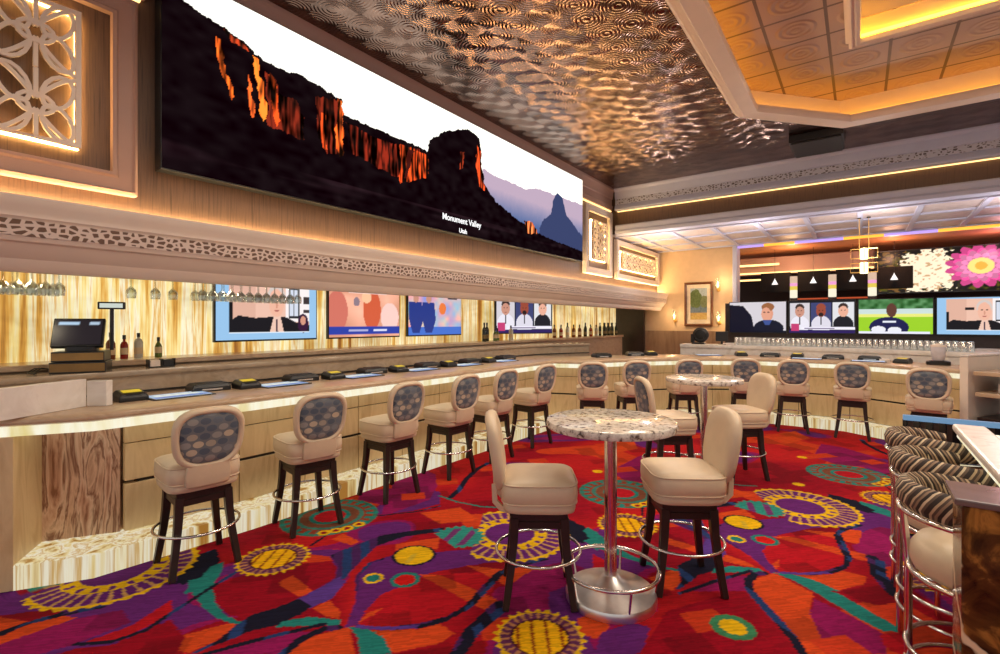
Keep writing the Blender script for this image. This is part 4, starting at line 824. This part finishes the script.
def tv_news():
    c = Canvas(110, 62, (20, 18, 24))
    for u, bg, sk, cl in ((.17, (206, 200, 206), (196, 140, 120), (226, 222, 232)), (.50, (60, 66, 110), (150, 72, 54), (214, 210, 222)), (.83, (216, 216, 220), (226, 168, 144), (28, 28, 36))):
        c.rect(u-.155, u+.155, .2, .95, bg); c.ell(u, .24, .15, .30, cl); c.ell(u, .68, .075, .18, sk); c.put(((c.U-u)/.07)**2+((c.V-.80)/.12)**2 < 1, sk if u > .3 and u < .6 else (60, 44, 40)); c.ell(u, .66, .068, .165, sk)
        for q in (-.026, .026): c.ell(u+q, .70, .010, .014, (46, 28, 26))
        c.ell(u, .57, .022, .012, (130, 60, 56))
        if u > .3: c.ell(u, .57, .04, .06, (40, 26, 26) if u < .6 else sk)
        c.rect(u-.012, u+.012, .25, .5, (30, 28, 40))
    c.rect(.2, 1, .10, .19, (232, 228, 240)); c.rect(0, 1, .0, .09, (44, 30, 90)); c.rect(.24, .7, .125, .155, (120, 110, 140)); c.rect(.03, .16, .06, .28, (190, 60, 110)); return c
def tv_field():
    c = Canvas(100, 56, (150, 200, 40)); c.rect(0, 1, .66, 1, (60, 110, 60)); c.c[c.V > .66] += c.nz(20, 12, 90, 3)[c.V > .66][:, None]; c.rect(0, 1, .58, .72, (196, 214, 210)); c.rect(0, 1, .48, .58, (226, 226, 120))
    c.ell(.42, .18, .27, .30, (26, 28, 74)); c.ell(.46, .68, .07, .2, (92, 56, 46)); c.ell(.28, .12, .1, .1, (226, 226, 234)); c.ell(.5, .1, .09, .1, (226, 226, 234)); c.rect(.0, .96, .0, .06, (226, 226, 240)); c.rect(.34, .52, .32, .38, (220, 224, 236)); return c
def tv_drama():
    c = Canvas(100, 56, (206, 200, 206)); c.poly([(0, 0), (.46, 0), (.40, .55), (.25, .88), (0, .92)], (16, 16, 34)); c.ell(.70, .14, .26, .28, (20, 22, 40)); c.rect(.45, 1, 0, .06, (16, 18, 34)); c.ell(.68, .62, .10, .27, (216, 150, 124)); c.ell(.69, .83, .11, .14, (150, 96, 60)); c.ell(.66, .60, .085, .22, (220, 156, 130)); c.poly([(.6, .4), (.76, .4), (.72, .25), (.64, .25)], (60, 80, 140))
    c.ell(.63, .66, .018, .02, (70, 40, 40)); c.ell(.70, .66, .018, .02, (70, 40, 40)); return c
def television(label, cnv, c, w, h, ang, group, depth=.05, arm=True):
    """c = centre of the bottom edge of the screen, ang = direction of the screen's right-hand edge"""
    t = thing('television', label, 'television', (c[0], c[1], c[2]), ang, group)
    MB().box(-w/2-.015, w/2+.015, .004, depth, -.02, h+.015).build('bezel', 'black', t, bevel=.004)
    o = cnv.mesh('display', (-w/2, 0, 0), (w/2, 0, 0), (-w/2, 0, h), 'tv_screen', t)
    if arm: MB().box(-.12, .12, depth+.001, depth+.03, h*.35, h*.65).build('wall_bracket', 'dark_metal', t)
    return t
TG = 'televisions over the left back bar'
television('television with pale blue border and grey-haired speaker, nearest on the onyx wall', tv_portrait(), (-5.6, 3.05, 1.47), 1.21, .69, PI/2, TG)
television('television with reddish picture and blue caption bar on the onyx wall', tv_warm(), (-5.6, 4.45, 1.47), 1.21, .69, PI/2, TG)
television('television with two blue suits walking on the onyx wall', tv_suits(), (-5.6, 5.86, 1.47), 1.23, .69, PI/2, TG)
television('television showing three news guests, angled out from the onyx wall', tv_news(), (-5.27, 7.98, 1.47), 1.22, .69, math.atan2(1.08, .62), TG, arm=False)
FG = 'televisions over the far bar'
xs = [-2.47, -1.275, -.05, 1.145, 2.34]
for k, (cn, lb_) in enumerate(((tv_drama(), 'television with blond man in dark coat, leftmost over the far bar'), (tv_news(), 'television showing three news guests over the far bar'), (tv_field(), 'television showing a player on a green sports field'), (tv_portrait(), 'television with pale blue border over the far bar, rightmost'))):
    a, b = xs[k], xs[k+1]; television(lb_, cn, ((a+b)/2, 12.35, 1.45), b-a-.06, .68, 0, FG)
# flower screen beyond
c = Canvas(150, 70, (18, 14, 14)); n = c.nz(40, 20, 200, 6); c.c[..., 0] += np.clip(n, 0, 80); c.c[..., 1] += np.clip(n, 0, 66)
def petals(u, v, R, k, col, asp=2.1):
    d = np.hypot((c.U-u)*asp, c.V-v); a = np.arctan2(c.V-v, (c.U-u)*asp)
    for q in range(4):
        m = d < R*(1-.2*q)*(.78+.22*np.abs(np.cos(k*a/2+q))); c.put(m, tuple(x*(.82+.18*(q % 2)) for x in col))
wh = (((c.U-.36)/.20)**2+((c.V-.5)/.55)**2) + c.nz(30, 16, 1.1, 21)+c.nz(60, 34, .9, 22) < 1.0; c.put(wh, (255, 236, 204)); wh2 = wh & (c.nz(50, 30, 1, 23) > .18); c.put(wh2, (206, 164, 120))
sp_ = (c.U < .22) & (c.nz(36, 24, 1, 24) > .12); c.put(sp_, (120, 84, 40))
petals(.72, .55, .50, 15, (248, 84, 160)); petals(.72, .55, .36, 13, (255, 140, 190)); c.ell(.72, .55, .085, .18, (255, 226, 130)); c.ell(.72, .55, .04, .09, (240, 180, 70))
fs = thing('video_wall', 'video screen with white and pink cactus flowers beyond the far bar', 'video wall', (1.5, 15.1, 2.38))
part(MB().box(.30, 2.9, 15.02, 15.12, 2.36, 3.40), 'housing', 'black', fs, bevel=.004)
o = c.mesh('display', (.33, 15.015, 2.39), (2.87, 15.015, 2.39), (.33, 15.015, 3.37), 'tv_screen'); o.parent = fs; o.matrix_parent_inverse = Matrix.Translation(fs.location).inverted()
# ---------------------------------------------------------------- glassware and bottles
def wine_glass(label):
    t = thing('wine_glass', label, 'wine glass', (0, 0, 0), 0, 'wine glasses hanging over the back bar')
    MB().lathe([(.036, .0), (.036, -.003), (.006, -.010), (.005, -.085), (.012, -.092), (.034, -.115), (.040, -.145), (.034, -.185), (.032, -.185), (.037, -.145), (.031, -.117), (.0, -.098)], 20).build('bowl_and_stem', 'glass', t, smooth=60)
    return t
gl = [(.70+.075*k, x) for k in range(5) for x in (-4.82, -4.98)]+[(1.46, -4.86), (1.64, -4.88), (1.78, -4.9)]+[(1.98+.085*k, x) for k in range(12) for x in (-4.80, -4.95)]
g_ = None
for k, (y, x) in enumerate(gl):
    lb_ = 'clear wine glass hanging upside down under the cornice, %s from the left' % ORD[k]
    if g_ is None: g_ = wine_glass(lb_); g_.location = (x, y, 2.05)
    else: dup(g_, (x, y, 2.05), 0, lb_)
for y0, y1, lb_ in ((.62, 1.08, 'steel glass rack under the cornice at far left'), (1.4, 1.86, 'steel glass rack above the till'), (1.92, 3.0, 'long steel glass rack in front of the nearest television')):
    t = thing('glass_rack', lb_, 'glass rack', (-4.9, (y0+y1)/2, 2.05), 0, 'glass racks under the cornice')
    for x in (-5.03, -4.89, -4.74): part(MB().box(x-.004, x+.004, y0, y1, 2.037, 2.0475), 'rail', 'chrome', t)
    part(MB().box(-5.06, -4.70, y0, y1, 2.051, 2.062), 'rack_board', 'dark_wood', t)
    for y in (y0+.06, y1-.06): part(MB().box(-4.95, -4.81, y-.02, y+.02, 2.063, 2.199), 'hanger', 'dark_wood', t)
KINDS_B = dict(dark=((.02, .025, .015), [(.036, 0), (.038, .01), (.038, .20), (.030, .23), (.014, .26), (.013, .30), (.015, .305), (.015, .32)]),
               green=(rgb(90, 110, 50), [(.034, 0), (.036, .01), (.036, .12), (.026, .15), (.014, .17), (.013, .21), (.013, .215)]),
               brown=(rgb(120, 62, 24), [(.04, 0), (.042, .01), (.042, .17), (.03, .20), (.013, .215), (.013, .27), (.014, .275)]),
               red=(rgb(150, 40, 30), [(.034, 0), (.036, .01), (.036, .15), (.026, .18), (.012, .19), (.012, .24), (.014, .245)]),
               clear=(rgb(200, 196, 180), [(.04, 0), (.042, .01), (.042, .18), (.03, .21), (.014, .22), (.014, .26), (.014, .265)]))
PB = {}
def bottle(kind, x, y, z, label, group, cap='black'):
    if kind in PB:
        o = dup(PB[kind], (x, y, z), 0, label, group); o.scale = (1, 1, 1); return o
    col, prof = KINDS_B[kind]; t = thing('bottle', label, 'bottle', (x, y, z), 0, group)
    MB().lathe(prof, 18).build('glass_body', simple(kind+'_bottle_glass', col, .12), t, smooth=50)
    r, h = prof[-1]; MB().lathe([(r+.002, h-.03), (r+.002, h+.012), (r-.003, h+.015)], 14).build('cap', cap, t, smooth=50)
    rr = prof[2][0]+.001; MB().lathe([(rr, .05), (rr, .12)], 18, cap=False).build('paper_label', simple(kind+'_bottle_label', rgb(214, 190, 150) if kind != 'dark' else rgb(120, 100, 60), .6), t, smooth=60)
    PB[kind] = t; return t
def smaller(o, s=.84): o.scale = (s, s, s); return o
BG = 'bottles beside the till'
for k, (kd, y, lb_) in enumerate((('brown', 1.47, 'brown bottle directly right of the till'), ('red', 1.57, 'red bottle second from the till'), ('clear', 1.68, 'clear bottle with dark cap third from the till'), ('green', 1.84, 'green-bottomed bottle farthest from the till'))): smaller(bottle(kd, -5.40, y, 1.333, lb_, BG))
BG = 'bottles at the far end of the left back bar'
row = [('dark', 6.80), ('dark', 6.98), ('green', 7.12), ('green', 7.30), ('clear', 7.62)]
row += [(('brown', 'red', 'brown', 'clear', 'dark')[k % 5], 9.40+.15*k) for k in range(14)]+[('dark', 11.75+.12*k) for k in range(8)]
for k, (kd, y) in enumerate(row): bottle(kd, -5.42 if k % 2 else -5.34, y, 1.333, '%s bottle on the left back bar, %s from the suited televisions' % ({'dark': 'dark wine', 'green': 'small green', 'clear': 'clear', 'brown': 'brown spirit', 'red': 'red'}[kd], ORD[k]), BG)
# tumblers standing on the far white ledge
t0 = None
for k in range(84):
    x = -1.90+.078*(k//2); y = 10.30 if k % 2 else 10.18
    if x > -.3: y -= (x+.3)*.28
    lb_ = 'upturned clear tumbler, %s from left in the %s row on the far ledge' % (ORD[k//2], ('front', 'back')[k % 2])
    if t0 is None:
        t0 = thing('tumbler', lb_, 'tumbler', (x, y, 1.242), 0, 'tumblers on the far ledge')
        MB().lathe([(.036, 0), (.032, .135), (.027, .14), (.0, .14)], 14).build('glass_wall', 'frosted', t0, smooth=50)
        MB().lathe([(.031, .1405), (.0305, .148), (.0, .148)], 14).build('foot', 'frosted', t0, smooth=50)
    else: dup(t0, (x, y, 1.242), 0, lb_)

# ---------------------------------------------------------------- till on the left ledge
pos = thing('cash_register', 'black touchscreen till with customer display on stacked drawers', 'cash register', (-4.98, 1.17, 1.273), PI/2-.42)
bx = MB()
MB().box(-.17, .17, -.13, .15, 0, .085).build('cash_drawer', 'black', pos, bevel=.004)
MB().box(-.165, .165, -.136, -.131, .012, .074).build('drawer_front', simple('olive_drawer_front', rgb(132, 100, 52), .5), pos)
MB().box(-.16, .16, -.12, .15, .088, .165).build('cash_drawer', 'black', pos, bevel=.004)
MB().box(-.155, .155, -.126, -.121, .098, .155).build('drawer_front', simple('olive_drawer_front_upper', rgb(150, 116, 62), .5), pos)
MB().rings([[(x, y+.02, z) for x, y, z in sq(.10, .09, zz, 20, 4)] for zz in (.166, .20)]).build('terminal_foot', 'black', pos, smooth=40)
scr = MB().box(-.16, .16, -.02, .02, 0, .25).tf(Matrix.Translation((-.02, -.04, .195)) @ Matrix.Rotation(math.radians(-28), 4, 'X'))
o = scr.build('touchscreen', 'black', pos, bevel=.006)
cvp = Canvas(24, 18, (40, 34, 38)); cvp.rect(.08, .48, .78, .93, (170, 196, 220)); cvp.rect(.72, .92, .80, .92, (170, 190, 210))  # pale blue patches are reflections painted into the till screen
Mx = Matrix.Translation((-.02, -.04, .195)) @ Matrix.Rotation(math.radians(-28), 4, 'X')
q = [Mx @ Vector(v) for v in ((-.145, -.0215, .015), (.145, -.0215, .015), (-.145, -.0215, .235))]
d_ = cvp.mesh('display', q[0], q[1], q[2], 'tv_screen'); d_.parent = o
MB().tube([(.18, .06, .165), (.18, .06, .50)], .014, 8).build('display_pole', 'black', pos, smooth=60)
cd = MB().box(.09, .27, .035, .085, .50, .56).build('customer_display', 'black', pos, bevel=.006)
MB().box(.105, .255, .032, .0345, .512, .548).build('display_window', glow('lit_customer_display', rgb(214, 224, 214), .9), cd)
cb_ = MB()
for k in range(3): cb_.tube([(-.17, .02+.03*k, .02), (-.24-.02*k, .0, .04), (-.27-.02*k, -.05, .01), (-.25, -.09-.02*k, .006)], .005, 6)
cb_.build('cables', 'black', pos, smooth=60)
tr = thing('bar_caddy', 'black napkin and straw caddy in front of the bottles by the till', 'caddy', (-4.99, 1.72, 1.273), PI/2)
MB().box(-.10, .10, -.035, .035, 0, .006).build('tray', 'black', tr)
for x in (-.10, .0, .10): MB().box(x-.003, x+.003, -.035, .035, .007, .07).build('divider', 'black', tr)
MB().box(-.09, -.015, -.03, .03, .008, .06).build('napkins', 'white_paint', tr)
MB().box(.012, .09, -.03, .03, .008, .065).build('straws', 'black', tr)

# ---------------------------------------------------------------- far wall: painting, wall lamps, chandelier
pt = thing('framed_painting', 'framed landscape painting with green trees and pond on the cream wall', 'painting', (-3.44, 13.5, 1.6))
b = MB(); y_ = 13.59
rect = lambda o: [(-3.80+o, 1.58+o), (-3.08-o, 1.58+o), (-3.08-o, 2.74-o), (-3.80+o, 2.74-o)]
prof = [(0, y_), (0, 13.53), (.02, 13.515), (.05, 13.53), (.06, 13.54), (.06, y_)]
b.rings([[(rect(o)[k][0], y, rect(o)[k][1]) for o, y in prof] for k in (0, 1, 2, 3, 0)], False); part(b, 'frame', simple('brown_gilt_frame', rgb(110, 66, 34), .3), pt)
part(MB().box(-3.75, -3.13, 13.565, 13.59, 1.63, 2.69), 'mat_board', simple('cream_mat', rgb(236, 220, 190), .6), pt)
c = Canvas(60, 90, (176, 190, 190)); c.rect(0, 1, .0, .25, (196, 160, 90)); c.rect(0, 1, .22, .46, (110, 130, 140)); n = c.nz(9, 12, 1.2, 8)
c.put((((c.U-.3)/.42)**2+((c.V-.66)/.28)**2+n*.5 < 1), (96, 116, 60)); c.put((((c.U-.85)/.25)**2+((c.V-.58)/.2)**2+n*.5 < 1), (120, 130, 84)); c.poly([(0, .1), (.5, .22), (1, .12), (1, 0), (0, 0)], (206, 176, 96)); c.c += c.nz(20, 30, 30, 4)[..., None]
o = c.mesh('canvas', (-3.65, 13.562, 1.75), (-3.23, 13.562, 1.75), (-3.65, 13.562, 2.58), 'canvas'); o.parent = pt; o.matrix_parent_inverse = Matrix.Translation(pt.location).inverted()
def sconce(label, loc, first=None):
    if first: return dup(first, loc, 0, label)
    t = thing('wall_sconce', label, 'wall lamp', loc, 0, 'warm wall lamps on the cream wall')
    MB().lathe([(.0, 0), (.05, .0), (.05, .012), (.02, .02), (0, .02)], 20).tf(Matrix.Rotation(PI/2, 4, 'X')).build('back_plate', 'gold', t, smooth=50)
    MB().tube([(0, -.02, 0), (0, -.09, -.04), (0, -.12, .0), (0, -.12, .04)], .010, 8).build('arm', 'gold', t, smooth=60)
    MB().lathe([(.02, .04), (.045, .05), (.06, .12), (.05, .24), (.035, .30)], 20, (0, -.12, 0), cap=False).build('glass_shade', 'glass', t, smooth=60)
    MB().lathe([(.012, .04), (.028, .09), (.022, .16), (.004, .21)], 14, (0, -.12, 0)).build('bulb', 'bulb', t, smooth=60)
    return t
s0 = sconce('warm wall lamp left of the framed painting', (-4.05, 13.59, 1.72))
sconce('warm wall lamp high up right of the framed painting', (-2.95, 13.59, 2.52), s0)
sconce('warm wall lamp low down right of the framed painting', (-2.93, 13.59, 1.66), s0)
for x, z in ((-4.05, 1.85), (-2.86, 2.72), (-2.86, 1.8)):
    d = bpy.data.lights.new('sconce_light', 'POINT'); d.energy = 7; d.color = (1, .68, .36); d.shadow_soft_size = .06
    o = bpy.data.objects.new('sconce_light', d); C.objects.link(o); o.location = (x, 13.3, z)
ch = thing('chandelier', 'hanging lantern of two stacked glowing cylinders in thin square frames', 'chandelier', (.06, 11.2, 3.6))
for s in (-.07, .07): MB().tube([(s, 0, -.005), (s, 0, -.62)], .006, 6).build('rod', 'gold', ch); MB().lathe([(.03, -.02), (.03, 0)], 14, (s, 0, 0)).build('ceiling_hook', 'dark_metal', ch)
for z in (-.62, -.88):
    MB().lathe([(.055, z-.15), (.06, z-.14), (.06, z+.04), (.05, z+.05)], 20).build('glowing_cylinder', 'bulb', ch, smooth=50)
    for q in (0, 1):
        p = [(-.2, 0), (.2, 0), (.2, .17), (-.2, .17)]
        pts = [(a, 0, z-.13+b_) if q == 0 else (0, a, z-.13+b_) for a, b_ in p]
        MB().tube(pts, .008, 4, True, True).build('square_frame', 'gold', ch)
pl = None
for k, x in enumerate((-1.82, -.96, -.14, .65)):
    lb_ = 'small white cone pendant lamp in the dark lounge, %s from the left' % ORD[k]
    if pl is None:
        pl = thing('pendant_lamp', lb_, 'pendant lamp', (x, 14.8, 2.68), 0, 'cone pendant lamps in the lounge')
        MB().lathe([(.075, 0), (.07, .01), (.012, .13), (.006, .16)], 20).build('shade', glow('lit_white_shade', (1, .95, .9), 1.2), pl, smooth=50)
        MB().box(-.35, .35, .10, .26, -.20, .32).build('dark_hood', simple('matte_black_hood', (.004, .003, .003), .9), pl, bevel=.01)
        MB().tube([(0, 0, .16), (0, 0, .92)], .005, 6).build('cord', 'black', pl)
    else: dup(pl, (x, 14.8, 2.68), 0, lb_)
cp = None
for k, x in enumerate((-1.40, -.56, .24)):
    lb_ = 'glowing pink and yellow glass column lamp in the lounge, %s from the left' % ORD[k]
    if cp is None:
        cp = thing('column_lamp', lb_, 'lamp', (x, 14.9, 0), 0, 'glass column lamps in the lounge')
        MB().lathe([(.09, 0), (.09, 2.30), (.05, 2.31)], 18).build('column', 'dark_wood', cp, smooth=50)
        for z0, z1, m in ((2.32, 2.52, glow('cream_lit_glass', (1, .9, .7), 1)), (2.525, 2.62, glow('yellow_lit_glass', (1, .75, .1), .8)), (2.625, 2.70, glow('pink_lit_glass', (1, .4, .75), .9)), (2.705, 2.88, glow('peach_lit_glass', (1, .7, .5), .7))):
            MB().lathe([(.085, z0), (.085, z1)], 18).build('glass_band', m, cp, smooth=50)
    else: dup(cp, (x, 14.9, 0), 0, lb_)
# small things on the far bar
m_ = thing('countertop_machine', 'round black machine standing at the left end of the white far ledge', 'machine', (-2.60, 10.25, 1.242))
MB().box(-.12, .12, -.08, .08, 0, .03).build('base', 'black', m_, bevel=.008)
MB().lathe([(.0, -.05), (.13, -.05), (.15, -.03), (.15, .03), (.12, .05), (0, .05)], 30).tf(Matrix.Translation((.04, 0, .18)) @ Matrix.Rotation(PI/2, 4, 'X')).build('drum', 'black', m_, smooth=40)
MB().ring((0, 0, 0), .10, .012, 28, 6).tf(Matrix.Translation((.04, -.055, .18)) @ Matrix.Rotation(PI/2, 4, 'X')).build('rim', 'dark_metal', m_, smooth=90)
MB().box(-.14, -.08, -.06, .06, .031, .2).build('side_block', 'black', m_, bevel=.01)
mo = thing('small_monitor', 'small black monitor on the white far ledge below the wall lamp', 'monitor', (-2.18, 10.30, 1.242), .3)
MB().box(-.11, .11, -.015, .015, .06, .25).build('panel', 'black', mo, bevel=.005); MB().box(-.02, .02, -.01, .01, .01, .06).build('stand', 'black', mo); MB().box(-.07, .07, -.05, .05, 0, .01).build('foot', 'black', mo)
bl_ = thing('blender', 'white bar blender with clear jar on black base at right end of the far bar', 'blender', (.88, 9.12, 1.077))
MB().rings([sq(.13, .09, z, 24, 4) for z in (0, .05)]+[sq(.11, .075, .06, 24, 4)]).build('base', 'black', bl_, smooth=40)
MB().lathe([(.06, .062), (.07, .08), (.085, .24), (.08, .25)], 22).build('jar', simple('frosted_jar', rgb(206, 200, 206), .25), bl_, smooth=40)
MB().lathe([(.082, .251), (.082, .275), (.03, .28), (.025, .30)], 22).build('lid', 'white_paint', bl_, smooth=40)
nb = tag(MB().box(-.06, .06, -.04, .04, 0, .035).build('napkin_stack', 'white_paint', bevel=.003), 'small white napkin stack on the far bar beside a bill acceptor', 'napkins'); nb.location = (.30, 9.46, 1.078)
sp = thing('ceiling_speaker', 'black rectangular loudspeaker box mounted on the metal ceiling', 'speaker', (-.56, 9.45, 4.5))
MB().box(-.36, .36, -.42, .42, .03, .149).build('housing', 'black', sp, bevel=.01)
MB().box(-.33, .33, -.39, .39, .0, .029).build('grille', 'dark_metal', sp, bevel=.008)
